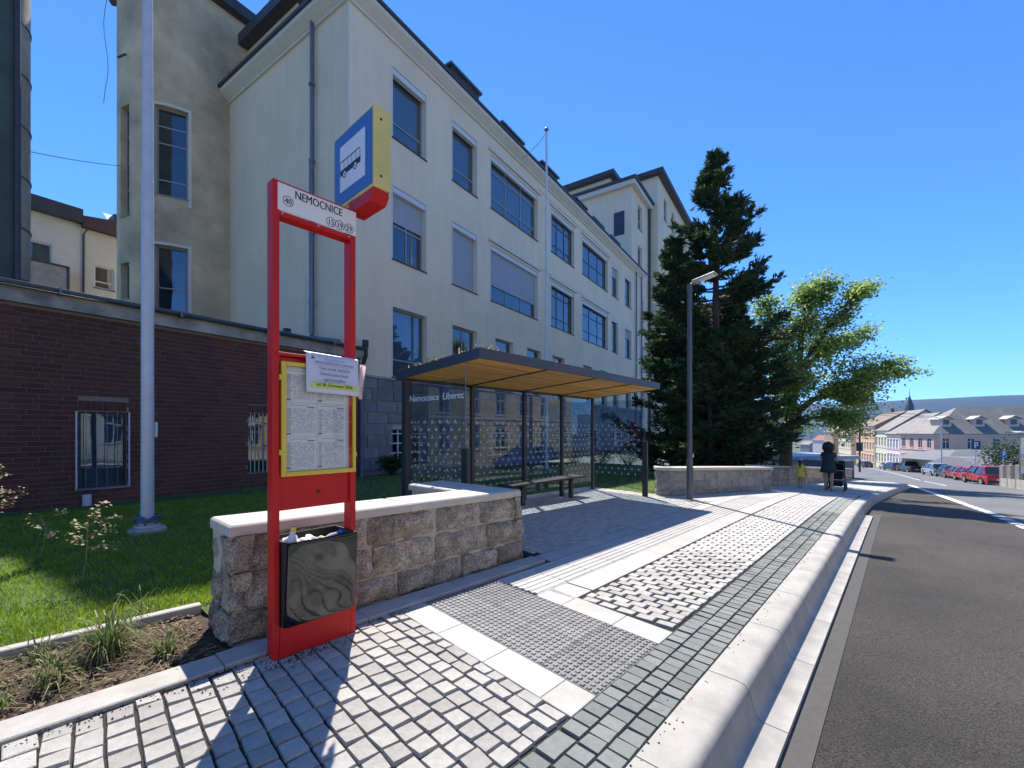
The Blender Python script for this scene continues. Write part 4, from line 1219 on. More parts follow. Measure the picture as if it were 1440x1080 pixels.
    for kx in (46.9, 48.8):
        m = MB(); m.tube([f(kx, ZT - .1, -.15), f(kx, ZB + .3, -.15)], .08, 10); m.build('downpipe', ZINC, root, smooth=True)
    m = MB(); m.tube([f(11.25, 4.3, -.25), f(11.25, -.3, -.25)], .085, 12); m.build('downpipe', mat('blue_grey_pipe', (.09, .12, .18), .5), root, smooth=True)
    # string courses right of the flagpole
    for z in (18.15, 12.78):
        m = MB(); fbox(m, f, 25.9, 39.2, z, z + .09, -.05, .0); m.build('string_course', TRIMW, root)
    # windows: upper rows
    for r in (0, 1):
        z0, z1 = rows[r]
        for i, (a, b) in enumerate(cols):
            kw_ = dict(surround=True)
            if i == 0: window(root, f, a, b, z0, z1, 1 if r == 0 else 2, (1, 2.6) if r == 0 else (1, 1), .34, blind=0 if r == 0 else .45, box=True, backm=BLIND if r == 0 else None, **kw_)
            elif i == 1: window(root, f, a, b, z0, z1, 1, (1, 2.6), .34, blind=0 if r == 0 else 1.0, box=True, backm=BLIND if r == 0 else None, **kw_)
            elif i == 2: window(root, f, a, b, z0, z1, 3, (1, 2.2, 1.0) if r == 0 else (1, 1.9), .30, blind=0 if r == 0 else .70, box=True, fm=FRAMEG, backm=BLIND if r == 0 else None, **kw_)
            elif i == 3: window(root, f, a, b, z0, z1, 3, (.9, 2, 1), .30, box=True, backm=CURT if r == 0 else None, fm=mat('dark_window_frame', (.05, .065, .085), .5), **kw_)
            elif i == 4: window(root, f, a, b, z0, z1, 3, (1, 1.2) if r == 0 else (.8, 1.4, 1), .30, box=True, fm=mat('dark_window_frame', (.05, .065, .085), .5), **kw_)
            else: window(root, f, a, b, z0, z1, 1, (1, 2), .30, fm=mat('dark_window_frame', (.05, .065, .085), .5), box=True, blind=.35 if (i + r) % 2 else 0)
        for i in (2, 3, 4):
            a, b = cols[i]; m = MB(); fbox(m, f, a - .25, b + .3, z1 + .16, z1 + .30, -.14, .0); m.build('window_hood', TRIMW, root)
    for i, (a, b) in enumerate(low):
        window(root, f, a, b, rows[2][0], rows[2][1], 1 if i != 1 else 2, (1, 3), .30, surround=True, fm=FRAMEG, backm=CURT if i in (0, 2) else None)
    WB = mat('white_grille', (.62, .65, .70), .5)
    for a, b in bas:
        w = window(root, f, a, b, -.05, 1.62, 2, (1,), .25, fm=mat('dark_window_frame', (.05, .065, .085), .5))
        gr = MB()
        for z in (.12, .55, .98, 1.4): fbox(gr, f, a - .2, b + .2, z, z + .05, -.13, -.09)
        for k in range(3):
            x = a + (b - a) * (.12 + .38 * k); fbox(gr, f, x, x + .05, -.02, 1.58, -.09, -.05)
        gr.build('window_grille', WB, w)
    return root
hospital()

def end_blocks():
    # upper end block and tall tower block beyond the long front
    r = thing('hospital_end_block', bw(47.2, .5, -1.2), BR, 'cream block rising above the far end of the hospital roof', 'building')
    f = lambda l, z, e: (l - 47.2, e - .5, z + 1.2)
    ops = [(49.4, 51.0, 24.9, 27.6), (49.4, 51.0, 19.4, 22.9), (50.2, 51.6, 13.8, 17), (50.2, 51.6, 8.5, 11.5), (50.2, 51.6, 3.2, 6.2)]
    mb = MB(); holed_wall(mb, 47.2, 53.7, -1.2, 28.6, ops, lambda l, z, e: f(l, z, e + .5))
    mb.poly(f(47.2, 15, .5), f(47.2, 15, 10), f(47.2, 28.6, 10), f(47.2, 28.6, .5)); mb.poly(f(53.7, -1.2, .5), f(53.7, -1.2, 10), f(53.7, 28.6, 10), f(53.7, 28.6, .5))
    mb.build('wall', RENDERW, r)
    m = MB(); fbox(m, f, 46.7, 54, 28.6, 29.1, 0, 10.4); c = m.build('cornice', TRIMW, r)
    m = MB(); fbox(m, f, 46.5, 54.2, 29.102, 29.4, -.2, 10.6); m.build('roof_edge', DARKROOF, r)
    ff = lambda l, z, e: f(l, z, e + .5)
    for o in ops: window(r, ff, *o, 1, (1, 1.5), .25, fm=FRAMEW, surround=True)
    m = MB(); m.tube([f(53.4, 28.6, .3), f(53.4, -1, .3)], .14, 10); m.build('downpipe', DARKROOF, r, smooth=True)
    m = MB(); fbox(m, f, 47.12, 47.19, 23.5, 26.1, 1.3, 2.5); m.build('shuttered_window', mat('dark_shutter', (.03, .04, .07), .6), r)
    t = thing('tower_block', bw(53.8, -.6, -1.5), BR, 'tallest cream hospital tower with flat dark eaves behind the conifers', 'building')
    g = lambda l, z, e: (l - 53.8, e + .6, z + 1.5)
    ops = [(56.5 + k * 4, 58 + k * 4, 28.5 - j * 5.2, 31.2 - j * 5.2) for k in range(4) for j in range(5)]
    fe = lambda l, z, e: g(l, z, e - .6)
    mb = MB(); holed_wall(mb, 53.8, 74, -1.5, 32.6, ops, fe)
    mb.poly(g(53.8, -1.5, -.6), g(53.8, -1.5, 12), g(53.8, 32.6, 12), g(53.8, 32.6, -.6)); mb.build('wall', RENDERW, t)
    m = MB(); fbox(m, g, 53.0, 75, 32.6, 33.1, -1.4, 4.2); m.build('eaves', DARKROOF, t)
    m = MB(); fbox(m, g, 53.8, 74, 28, 34.3, 5.5, 20); m.build('rear_wall', RENDERW, t)
    m = MB(); fbox(m, g, 53.0, 75, 34.302, 34.9, 4.7, 21); m.build('rear_eaves', DARKROOF, t)
    for o in ops[:8]: window(t, fe, *o, 1, (1, 1.5), .2, fm=FRAMEW, surround=True)
end_blocks()

def stair_tower():
    r = thing('stair_tower', bw(9.6, 10, -.5), BR, 'weathered stair tower with rounded end beside the hospital gable', 'building')
    rad, ZT = 2.6, 23.5; T0 = 140; LA = rad * R(270 - T0)
    def f(l, z, e):
        if l <= LA:
            t = R(T0) + l / rad; q = rad - e
            return (q * math.cos(t), 2.6 + q * math.sin(t), z + .5)
        return (l - LA, e, z + .5)
    la = lambda deg: rad * R(deg - T0)
    wins = [(la(226.5), la(256), 12.9, 17.2), (la(226.5), la(256), 7.4, 10.5)]
    side = [(la(185), la(200), 11.9, 17.2), (la(185), la(200), 7.9, 9.65)]
    cuts = [LA * i / 26 for i in range(1, 27)]
    cuts = [c for c in cuts if not any(o[0] - .03 < c < o[1] + .03 for o in wins + side)]
    mb = MB(); holed_wall(mb, 0, LA + 3.2, -.5, ZT, wins + side, f, .52, cuts)
    o = mb.build('wall', STAIRW, r, merge=True)
    for i, o in enumerate(wins): window(r, f, *o, 1, (1, 2.4, 1.1, 1.1) if i == 0 else (1, 1.9), .30, fm=FRAMEG, sm=CONC)
    for i, o in enumerate(side): window(r, f, *o, 1, (1, 1, 1, 1) if i == 0 else (1,), .30, fm=FRAMEG, sm=CONC)
    m = MB()
    for a, b, c, d in wins:
        fbox(m, f, a - .09, a, c - .35, d + .13, -.012, .0); fbox(m, f, b, b + .13, c - .35, d + .13, -.012, .0)
        for k in range(4): fbox(m, f, a + (b - a) * k / 4 + .001, a + (b - a) * (k + 1) / 4 - .001, d + .001, d + .13, -.012, .0)
    m.build('plaster_patch', TRIMW, r)
    e = MB(); ls = [LA * i / 20 for i in range(21)] + [LA + 3.4]
    for a, b in zip(ls, ls[1:]): fbox(e, f, a, b, ZT, ZT + .55, -.5, .6)
    e.build('eaves', DARKROOF, r)
    m = MB(); m.prism([(x, y, ZT + .8) for x, y, _ in [f(l, 0, .3) for l in ls]], (0, 0, .2)); m.build('roof', DARKROOF, r)
    m = MB(); p = Vector(f(la(195), 19.6, -.02)); m.bar(p, p + Vector((-.35, -.3, -.55)), .07); m.build('wall_bracket', DARKROOF, r)
    m = MB(); p = Vector(f(la(185), 23.6, -.55)); m.tube([p + Vector((.08 * math.sin(i * .9), 0, -i * .55)) for i in range(13)], .014, 5); m.build('loose_cable', mat('cable', (.25, .25, .25), .8), r)
stair_tower()

def brick_annex():
    r = thing('brick_annex', bw(-9, -.15, -.45), BR, 'low dark red brick annex with grey gutter in front of the hospital gable', 'building')
    K0, K1 = -9.0, 11.22
    f = lambda l, z, e: (l - K0, e + .0, z + .45)
    ops = [(3.0, 3.92, .12, 2.04), (6.95, 8.0, .2, 2.12), (-3.5, -2.5, .12, 2.04)]
    mb = MB(); holed_wall(mb, K0, K1, -.45, 4.46, ops, f, .36)
    mb.poly(f(K0, -.45, 0), f(K0, -.45, 3), f(K0, 4.46, 3), f(K0, 4.46, 0)); mb.poly(f(K1, -.45, 0), f(K1, -.45, .6), f(K1, 4.46, .6), f(K1, 4.46, 0))
    mb.build('wall', BMORT, r)
    rng = random.Random(4); cells = []; z = -.42; i = 0; bl, bh = .405, .1235
    while z + bh < 4.47:
        l = K0 + (.2 if i % 2 else 0) + (.1 if i % 3 == 0 else 0)
        while l < K1 - .02:
            segs = [(l, min(l + bl, K1))]
            for o in ops:
                if z + bh > o[2] and z < o[3] + .27:
                    ns = []
                    for p, q in segs:
                        if q <= o[0] or p >= o[1]: ns.append((p, q)); continue
                        if p < o[0]: ns.append((p, o[0]))
                        if q > o[1]: ns.append((o[1], q))
                    segs = ns
            cells += [(p, q, z, z + bh) for p, q in segs if q - p > .06]
            l += bl
        z += bh; i += 1
    for o in ops:       # soldier course over each opening
        l = o[0]
        while l < o[1] - .03: cells.append((l, min(l + .115, o[1]), o[3] + .02, o[3] + .27)); l += .115
    def key(c):
        p = bw((c[0] + c[1]) / 2, 0); d2 = p.x ** 2 + p.y ** 2
        vis = -1.16 < p.x / p.y < -.36
        return (0 if vis else 1, d2 + (c[2] - 3) ** 2 * 3)
    cells.sort(key=key); rest = MB(); lib = {}
    for n, (a, b, c, d) in enumerate(cells):
        g = .0055; pr = -.012 - rng.uniform(0, .004)
        if n < 300:
            k = (round(b - a, 3), round(d - c, 3))
            if k not in lib:
                m = MB(); w, h = k
                m.hexa([(g, .0, g), (w - g, .0, g), (w - g, .0, h - g), (g, .0, h - g)], [(g + .005, -.014, g + .005), (w - g - .005, -.014, g + .005), (w - g - .005, -.014, h - g - .005), (g + .005, -.014, h - g - .005)])
                o = m.build('brick_src', BRICK); lib[k] = o.data; bpy.data.objects.remove(o)
            o = bpy.data.objects.new('brick', lib[k]); COL.objects.link(o); o.parent = r; o.location = f(a, c, rng.uniform(-.004, 0))
        else:
            rest.cur = rng.random()
            rest.hexa([f(a + g, c + g, 0), f(b - g, c + g, 0), f(b - g, d - g, 0), f(a + g, d - g, 0)], [f(a + g + .005, c + g + .005, pr), f(b - g - .005, c + g + .005, pr), f(b - g - .005, d - g - .005, pr), f(a + g + .005, d - g - .005, pr)])
    o = rest.build('bricks_beyond', BRICK, r); o['kind'] = 'stuff'
    DK = mat('black_frame', (.02, .018, .016), .5)
    w = window(r, f, *ops[0], 1, (1,), .1, fm=DK, w=.05, backm=mat('frosted_pane', (.16, .26, .46), .35, .25, 2.5, stretch=(1, 1, .4)), sm=mat('blue_grey_sill', (.12, .14, .18), .6))
    m = MB(); a, b, c, d = ops[0]
    for q in ((a - .06, a - .03, c - .05, d), (b + .03, b + .06, c - .05, d), (a - .029, b + .029, c - .05, c - .02)): fbox(m, f, *q, -.06, -.03)
    m.build('grille_frame', STEEL, w)
    m = MB()
    for k in range(4): fbox(m, f, a + .12 + k * .2, a + .132 + k * .2, c - .02, d, -.05, -.04)
    m.build('grille_bar', ZINC, w)
    w = window(r, f, *ops[1], 2, (1,), .14, fm=DK, w=.05, sm=mat('blue_grey_sill', (.12, .14, .18), .6))
    m = MB(); a, b, c, d = ops[1]
    for k in range(8): fbox(m, f, a + .06 + k * .13, a + .08 + k * .13, c, d, -.03, -.01)
    m.build('grille_bar', STEEL, w)
    window(r, f, *ops[2], 1, (1,), .14, fm=DK, w=.05)
    # fascia, soffit, gutter, roof
    m = MB(); fbox(m, f, K0 - .1, K1 + .03, 4.462, 4.80, -.16, .3); m.build('fascia', mat('flaking_fascia', (.33, .31, .28), .9, .3, 3, .4, 30, stain=.35, sscale=1.2), r)
    g = MB(); n = 10; L0, L1 = K0 - .15, K1 + .12
    pr = [(-.26 + .105 * math.cos(R(180 + 180 * i / n)), 4.90 + .105 * math.sin(R(180 + 180 * i / n))) for i in range(n + 1)]
    for (e0, z0), (e1, z1) in zip(pr, pr[1:]): g.poly(f(L0, z0, e0), f(L1, z0, e0), f(L1, z1, e1), f(L0, z1, e1))
    o = g.build('gutter', ZINC, r, smooth=True); o.modifiers.new('s', 'SOLIDIFY').thickness = .008
    m = MB()
    for l in (-4.5, -.5, 2.6, 5.0, 7.4, 9.8): fbox(m, f, l, l + .05, 4.76, 4.92, -.385, -.15)
    m.build('gutter_bracket', ZINC, r)
    m = MB(); m.hexa([f(K0 - .15, 4.86, -.2), f(K1 + .08, 4.86, -.2), f(K1 + .08, 4.93, -.2), f(K0 - .15, 4.93, -.2)], [f(K0 - .15, 5.5, 5.5), f(K1 - .45, 5.5, 5.5), f(K1 - .45, 5.57, 5.5), f(K0 - .15, 5.57, 5.5)]); m.build('roof', mat('gravel_roof', (.40, .355, .29), .9, .3, 3, .4, 30, stain=.3, sscale=1), r)
    m = MB(); fbox(m, f, 8.35, 8.55, 5.0, 5.2, .3, .5); m.build('roof_vent', BLACK, r)
    m = MB(); m.tube([f(11.28, 4.95, -.3), f(11.3, 4.6, -.28), f(11.27, 4.25, -.15)], .085, 10); m.tube([f(11.28, 5.2, -.28), f(11.28, 4.93, -.28)], .13, 10); m.build('rainwater_head', BLACK, r)
    m = MB(); m.tube([f(3.12, -.45, -.17), f(3.12, -.02, -.17)], .085, 14); m.build('drain_stub', mat('white_drain', (.50, .52, .56), .6, .1, 10), r)
brick_annex()

def flue():
    r = thing('clad_flue', bw(2.12, 6.2, -.5), BR, 'round metal clad flue with seam rings rising behind the brick annex', 'flue')
    MT = mat('flue_metal', (.44, .40, .34), .45, .2, 1.5, metal=.35, stain=.3, sscale=.6)
    m = MB(); m.tube([(0, 0, 0), (0, 0, 26)], 1.02, 32); m.build('cylinder', MT, r, smooth=True)
    m = MB(); z = 5.2
    while z < 26: m.tube([(0, 0, z), (0, 0, z + .06)], 1.045, 32); z += 1.62
    m.build('seam_ring', ZINC, r)
    t = thing('service_shaft', bw(-1.2, 3.4, -.5), BR, 'dark green clad service shaft at the edge of the round flue', 'shaft')
    m = MB(); m.box(0, 3.62, 0, 1.6, 0, 26); m.build('cladding', mat('dark_green_cladding', (.055, .075, .055), .6, .3, .8, stain=.4, sscale=.5), t)
    m = MB(); m.tube([(3.67, -.05, 0), (3.67, -.05, 26)], .07, 8); m.build('conduit', DARKROOF, t)
flue()

def back_house():
    r = thing('rear_house', bw(3.5, 22, -1), BR, 'cream rear house with dark roof and small balcony seen beside the stair tower', 'house')
    f = lambda l, z, e: (l - 3.5, e, z + 1)
    ops = [(5.2, 6.35, 11.2, 12.6), (8.2, 9.15, 10.6, 12.0)]
    mb = MB(); holed_wall(mb, 3.5, 14, -1, 14.3, ops, f, .36); mb.poly(f(9.3, 14.3, 0), f(14, 14.3, 0), f(14, 16.6, 3), f(9.3, 16.6, 3)); mb.build('wall', mat('rear_cream', (.60, .56, .47), .9, .06, 2, stain=.1, sscale=.4), r)
    window(r, f, *ops[0], 1, (1,), .15, fm=FRAMEW); window(r, f, *ops[1], 1, (1, 2.6), .15, fm=FRAMEW)
    m = MB(); fbox(m, f, 3.2, 7.6, 14.3, 15.1, -.5, 5); m.build('roof', DARKROOF, r)
    m = MB(); m.hexa([f(7.6, 14.1, -.5), f(14, 14.1, -.5), f(14, 14.1, 6), f(7.6, 14.1, 6)], [f(7.6, 14.8, -.3), f(14, 15.9, -.3), f(14, 15.9, 6), f(7.6, 14.8, 6)]); m.build('roof', mat('brown_tile', (.09, .05, .04), .8, .3, 8), r)
    m = MB(); fbox(m, f, 9.4, 10.6, 15, 16.0, 1, 2.2); m.build('chimney', DARKROOF, r)
    m = MB(); fbox(m, f, 4.5, 6.8, 9.5, 11.15, -1.0, -.02); m.build('balcony', CONC, r)
    m = MB(); fbox(m, f, 4.4, 6.9, 11.152, 11.25, -1.06, -.02); fbox(m, f, 6.81, 6.9, 9.5, 11.15, -1.06, -.02); m.build('balcony_rail', DARKROOF, r)
    m = MB(); m.tube([f(7.9, 14.2, -.3), f(7.7, 13.7, -.08), f(7.7, 9, -.08)], .05, 8); m.build('downpipe', DARKROOF, r)
    m = MB(); A = bw(3.0, 6.2, 10.75); B_ = bw(7.0, 12.2, 14.3)
    m.tube([A + (B_ - A) * t + Vector((0, 0, -.25 * t * (1 - t))) for t in frange(0, 1, 8)], .012, 5); o = m.build('overhead_cable', DARKROOF); tag(o, 'thin dark cable strung from the flue to the stair tower', 'cable')
back_house()

# ------------------------------------------------------------------ street houses
def street_house(loc, rot, L, D, H, roofh, m_wall, m_roof, label, nx, nz, ww, wh, name='street_house', hip=0.0, z0=1.1, dz=None, trim=TRIMW, side=True, ground_arch=False, frame=None, chimney=True, dormers=0, sidewins=2, base=2.5, pane_m=None):
    r = thing(name, loc, rot, label, 'house')
    dz = dz or (H - .9) / nz
    f = lambda l, z, e: (l, e, z)
    ops = []
    for j in range(nz):
        for i in range(nx):
            c = L * (i + .5) / nx; ops.append((c - ww / 2, c + ww / 2, z0 + j * dz, z0 + j * dz + wh))
    mb = MB(); holed_wall(mb, 0, L, -base, H, ops, f, .15)
    g = lambda l, z, e: (e, D - l, z)
    so = []
    for j in range(nz):
        for i in range(sidewins):
            c = D * (i + .5) / sidewins; so.append((c - ww / 2, c + ww / 2, z0 + j * dz, z0 + j * dz + wh))
    if not sidewins: so = []
    holed_wall(mb, 0, D, -base, H, so, g, .15)
    mb.poly((L, 0, -base), (L, D, -base), (L, D, H), (L, 0, H)); mb.poly((0, D, -base), (L, D, -base), (L, D, H), (0, D, H))
    if not hip:
        mb.poly((0, 0, H), (0, D, H), (0, D / 2, H + roofh)); mb.poly((L, 0, H), (L, D, H), (L, D / 2, H + roofh))
    mb.build('wall', m_wall, r)
    e = .4
    rf = MB(); a = (-e, -e, H - .05); b = (L + e, -e, H - .05); c = (L + e, D + e, H - .05); d = (-e, D + e, H - .05)
    r0 = (hip if hip else -e, D / 2, H + roofh); r1 = (L - hip if hip else L + e, D / 2, H + roofh)
    rf.poly(a, b, r1, r0); rf.poly(c, d, r0, r1); 
    if hip: rf.poly(d, a, r0); rf.poly(b, c, r1)
    ro = rf.build('roof', m_roof, r); ro.modifiers.new('s', 'SOLIDIFY').thickness = .18
    m = MB(); m.box(-.25, L + .25, -.25, -.001, H - .45, H - .08); m.box(-.25, -.001, -.001, D, H - .45, H - .08); m.build('cornice', trim, r)
    m = MB(); zc = z0 + dz - .35
    m.box(-.06, L + .06, -.08, -.001, zc - .12, zc + .08); m.box(-.08, -.001, 0, D, zc - .12, zc + .08); m.build('string_course', trim, r)
    def win(fn, o):
        fr = MB(); A, B_, C_, D_ = o
        fbox(fr, fn, A, B_, C_, D_, .11, .14); w = fr.build('window', pane_m or mat('far_pane', (.03, .035, .045), .12, .3, 1), r)
        k = MB(); t = .09
        fbox(k, fn, A, A + t, C_, D_, .06, .105); fbox(k, fn, B_ - t, B_, C_, D_, .06, .105); fbox(k, fn, A + t, B_ - t, D_ - t, D_, .06, .105); fbox(k, fn, A + t, B_ - t, C_ + (D_ - C_) * .62, C_ + (D_ - C_) * .62 + t, .06, .105); fbox(k, fn, (A + B_) / 2 - t / 2, (A + B_) / 2 + t / 2, C_, D_ - t, .06, .1)
        k.build('frame', frame or FRAMEW, w)
        s = MB(); fbox(s, fn, A - .12, B_ + .12, C_ - .14, C_ - .02, -.1, .05); fbox(s, fn, A - .15, B_ + .15, D_ + .12, D_ + .26, -.12, -.0); s.build('sill', trim, w)
    for o in ops: win(f, o)
    for o in so: win(g, o)
    if chimney:
        for cx in (L * .3,):
            m = MB(); m.box(cx - .4, cx + .4, D / 2 + .2, D / 2 + .9, H + roofh * .6, H + roofh + 1.1); m.build('chimney', mat('chimney_brick', (.22, .10, .07), .9, .3, 8), ro)
    for k in range(dormers):
        x = L * (k + .5) / dormers; y = D * .10; z = H + roofh * .30 + .35
        m = MB(); m.prism([(x - .8, y, z - .6), (x + .8, y, z - .6), (x + .8, y, z + .8), (x, y, z + 1.25), (x - .8, y, z + .8)], (0, 3, 0)); dm = m.build('dormer', trim, ro)
        m = MB(); m.hexa([(x - 1.15, y - .35, z + .72), (x, y - .35, z + 1.3), (x, y + 3.2, z + 1.3), (x - 1.15, y + 3.2, z + .72)], [(x - 1.15, y - .35, z + .84), (x, y - .35, z + 1.42), (x, y + 3.2, z + 1.42), (x - 1.15, y + 3.2, z + .84)])
        m.hexa([(x + .001, y - .35, z + 1.3), (x + 1.15, y - .35, z + .72), (x + 1.15, y + 3.2, z + .72), (x + .001, y + 3.2, z + 1.3)], [(x + .001, y - .35, z + 1.42), (x + 1.15, y - .35, z + .84), (x + 1.15, y + 3.2, z + .84), (x + .001, y + 3.2, z + 1.42)]); m.build('dormer_roof', mat('dormer_sheet', (.4, .4, .4), .6), ro)
        m = MB(); m.box(x - .45, x + .45, y - .04, y - .005, z - .2, z + .75); m.build('dormer_window', mat('far_pane', (.03, .035, .045), .12, .3, 1), dm)
    return r
def gpos(px, d, dzv=0.0):
    x = (px - 720) / 610 * d; s, q = w2k(x, d); return Vector((x, d, zs(s) - .15 + dzv))
SLATE = mat('light_slate_roof', (.21, .195, .175), .75, .14, 1.2, .3, 6, stain=.2, sscale=.5)
TILE = mat('brown_roof', (.20, .15, .12), .85, .25, 2, .3, 8)
LT = mat('warm_trim', (.62, .50, .44), .85)
# big pink corner house; its long front looks towards the hospital street
pk = street_house(gpos(1313, 80), R(-14), 30, 10, 7.0, 5.0, mat('pink_render', (.66, .45, .37), .9, .08, 1, stain=.12, sscale=.4), SLATE, 'large dusty pink corner house with hipped grey roof and dormers above the parked cars', 8, 2, 1.15, 1.9, hip=6.5, z0=.9, dz=3.4, trim=LT, dormers=6, sidewins=4, chimney=False)
rowdir = Vector((.43, .9, 0)).normalized(); ra = math.atan2(-rowdir.y, -rowdir.x)
def row_house(px, d, L, D, H, rh, mw, label, nx, nz, **k):
    # front runs along rowdir, facing right/towards the camera: local x from the far end to the near end
    p = gpos(px, d); far = p + rowdir * L
    s, q = w2k(far.x, far.y)
    return street_house(Vector((far.x, far.y, p.z)), ra, L, D, H, rh, mw, k.pop('roof', TILE), label, nx, nz, k.pop('ww', 1.0), k.pop('wh', 1.7), chimney=k.pop('chimney', True), **k)
row_house(1268, 91, 9, 12, 7.4, 4.4, mat('white_render', (.66, .62, .60), .9, .05, 1), 'white rendered terrace house with pinkish trim next to the pink corner house', 5, 2, chimney=False, roof=SLATE, trim=mat('rose_trim', (.58, .42, .40), .85), sidewins=0)
row_house(1251, 99, 10, 12, 8.6, 4.6, mat('lemon_render', (.62, .60, .42), .9, .05, 1), 'pale lemon yellow terrace house with grey roof in the descending street', 5, 2, chimney=False, roof=SLATE, sidewins=0, wh=1.9)
row_house(1230, 108, 16, 12, 10.2, 3.6, mat('orange_render', (.60, .38, .22), .9, .06, 1), 'orange three storey terrace house with brown eaves down the street', 7, 3, sidewins=0)
row_house(1197, 127, 15, 12, 8.6, 4.4, mat('cream_terrace', (.64, .55, .38), .9, .06, 1), 'cream terrace house with white upper storey further down the street', 7, 2, sidewins=0)
row_house(1172, 146, 14, 12, 10.6, 4.6, mat('tan_render', (.40, .29, .19), .9, .08, 1), 'tan gabled house at the bottom of the terrace row', 5, 3, sidewins=0)
st = thing('brick_block', gpos(1243, 150), R(50), 'red brick block showing above the terrace roofs', 'building')
m = MB(); m.box(-4, 4, -4, 4, -3, 16); m.build('wall', mat('far_brick', (.30, .12, .08), .9, .1, 1), st)
m = MB(); m.box(-4.3, 4.3, -4.3, 4.3, 16.002, 16.6); m.build('roof_slab', CONC, st)
for k in range(3):
    m = MB(); m.box(-4.05, -4.001, -3 + k * 2.2, -1.8 + k * 2.2, 11.5, 13.4); m.build('window', mat('far_pane', (.03, .035, .045), .12, .3, 1), st)
def church():
    p = gpos(1279, 420); p.z = -30
    r = thing('church_spire', p, R(30), 'slender dark church spire rising from the distant town', 'church')
    m = MB(); m.box(-5, 5, -5, 5, 0, 42); m.build('tower', CONC, r)
    m = MB(); m.lathe([(5.5, 42), (5.0, 45), (3.2, 56), (.25, 66), (.02, 74)], 8); m.build('spire', mat('slate_spire', (.05, .065, .075), .7), r)
church()
def pavilion():
    r = thing('flat_pavilion', gpos(1322, 66), R(-4), 'low pavilion with broad grey sheet roof below the pink house', 'building')
    m = MB(); m.box(0, 15, 0, 7, -3, 2.1); m.build('wall', mat('cream_terrace', (.64, .55, .38)), r)
    m = MB(); m.hexa([(-1.5, -2.4, 2.1), (16, -2.4, 2.1), (16, 8, 2.1), (-1.5, 8, 2.1)], [(3.5, 1.5, 3.5), (12, 1.5, 3.5), (12, 5, 3.5), (3.5, 5, 3.5)]); m.build('roof', mat('sheet_roof_grey', (.15, .155, .155), .55, .1, 1), r)
    for k in range(7):
        m = MB(); m.box(.6 + k * 2, 2.1 + k * 2, -.05, -.002, .3, 1.8); m.build('window', mat('far_pane', (.03, .035, .045), .12, .3, 1), r)
    r = thing('low_extension', gpos(1382, 58), R(-8), 'long low grey roofed extension behind the fence', 'building')
    m = MB(); m.box(0, 16, 0, 8, -3, 1.0); m.build('wall', CONC, r)
    m = MB(); m.hexa([(-.6, -.8, 1.0), (16, -.8, 1.0), (16, 9, 1.0), (-.6, 9, 1.0)], [(-.2, 3, 2.4), (16, 3, 2.4), (16, 6, 2.4), (-.2, 6, 2.4)]); m.build('roof', mat('pinkish_sheet', (.20, .19, .20), .6, .08, 1), r)
pavilion()
def garage():
    r = thing('garage_block', gpos(1110, 44), R(8), 'white flat roofed garage block behind the woman with the pram', 'building')
    m = MB(); m.box(0, 7.5, 0, 6, -2, 1.5); m.build('wall', mat('white_render', (.66, .62, .60)), r)
    m = MB(); m.box(-.3, 7.8, -.4, 6.2, 1.502, 1.85); m.build('roof_slab', mat('white_sheet', (.36, .37, .38), .5), r)
    for k in range(2):
        m = MB(); m.box(.8 + k * 3.4, 3.3 + k * 3.4, -.06, -.002, -1.6, .9); m.build('garage_door', mat('grey_door', (.22, .25, .28), .6), r)
    v = thing('grey_container', gpos(1160, 40), R(10), 'grey blue container standing beyond the low wall', 'container')
    m = MB(); m.box(0, 3.2, 0, 2.4, -.7, 1.5); m.build('container_body', mat('container_grey', (.17, .21, .23), .6, .1, 2), v)
    m = MB()
    for k in range(12): m.box(.1 + k * .26, .2 + k * .26, -.04, -.002, -.5, 1.3)
    m.build('ribs', mat('container_grey', (.17, .21, .23)), v)
garage()
# houses on the other side of the street (seen mirrored in the shelter glass)
OCH = mat('ochre_render', (.58, .47, .24), .9, .07, 1, stain=.12, sscale=.5)
def opp(s, q, L, H, mw, label, nx, nz):
    p = kw(s + L, q, zs(s) - .3)
    return street_house(p, KR + math.pi, L, 11, H, 5, mw, TILE, label, nx, nz, 1.2, 1.9, sidewins=0)
opp(20, -13.5, 19, 9.5, OCH, 'ochre town house across the street from the shelter', 6, 3)
opp(2, -13.5, 16, 8.2, mat('pale_grey_render', (.55, .55, .52), .9, .05, 1), 'pale grey house across the street from the shelter', 5, 2)
opp(-18, -13.5, 18, 10.5, mat('cream_terrace', (.64, .55, .38)), 'cream house uphill across the street', 6, 3)
# small far roofs of the town in the valley
rng = random.Random(21)
for i in range(26):
    a = R(rng.uniform(33, 52)); d = rng.uniform(380, 900)
    x, y = math.sin(a) * d, math.cos(a) * d; s, q = w2k(x, y)
    r = thing('town_house', (x, y, zs(s) - .8), rng.uniform(0, 3), 'small distant house in the valley town', 'house', 'distant houses in the valley town')
    L, D, H = rng.uniform(10, 22), rng.uniform(9, 13), rng.uniform(8, 16)
    m = MB(); m.box(-L / 2, L / 2, -D / 2, D / 2, 0, H); m.build('wall', rng.choice((mat('white_render', (.66, .62, .60)), mat('cream_terrace', (.64, .55, .38)), CONC)), r)
    m = MB(); m.prism([(-L / 2 - .4, -D / 2 - .4, H), (-L / 2 - .4, D / 2 + .4, H), (-L / 2 - .4, 0, H + 4)], (L + .8, 0, 0)); m.build('roof', rng.choice((TILE, SLATE, mat('red_tile', (.25, .09, .06), .8, .2, 2))), r)

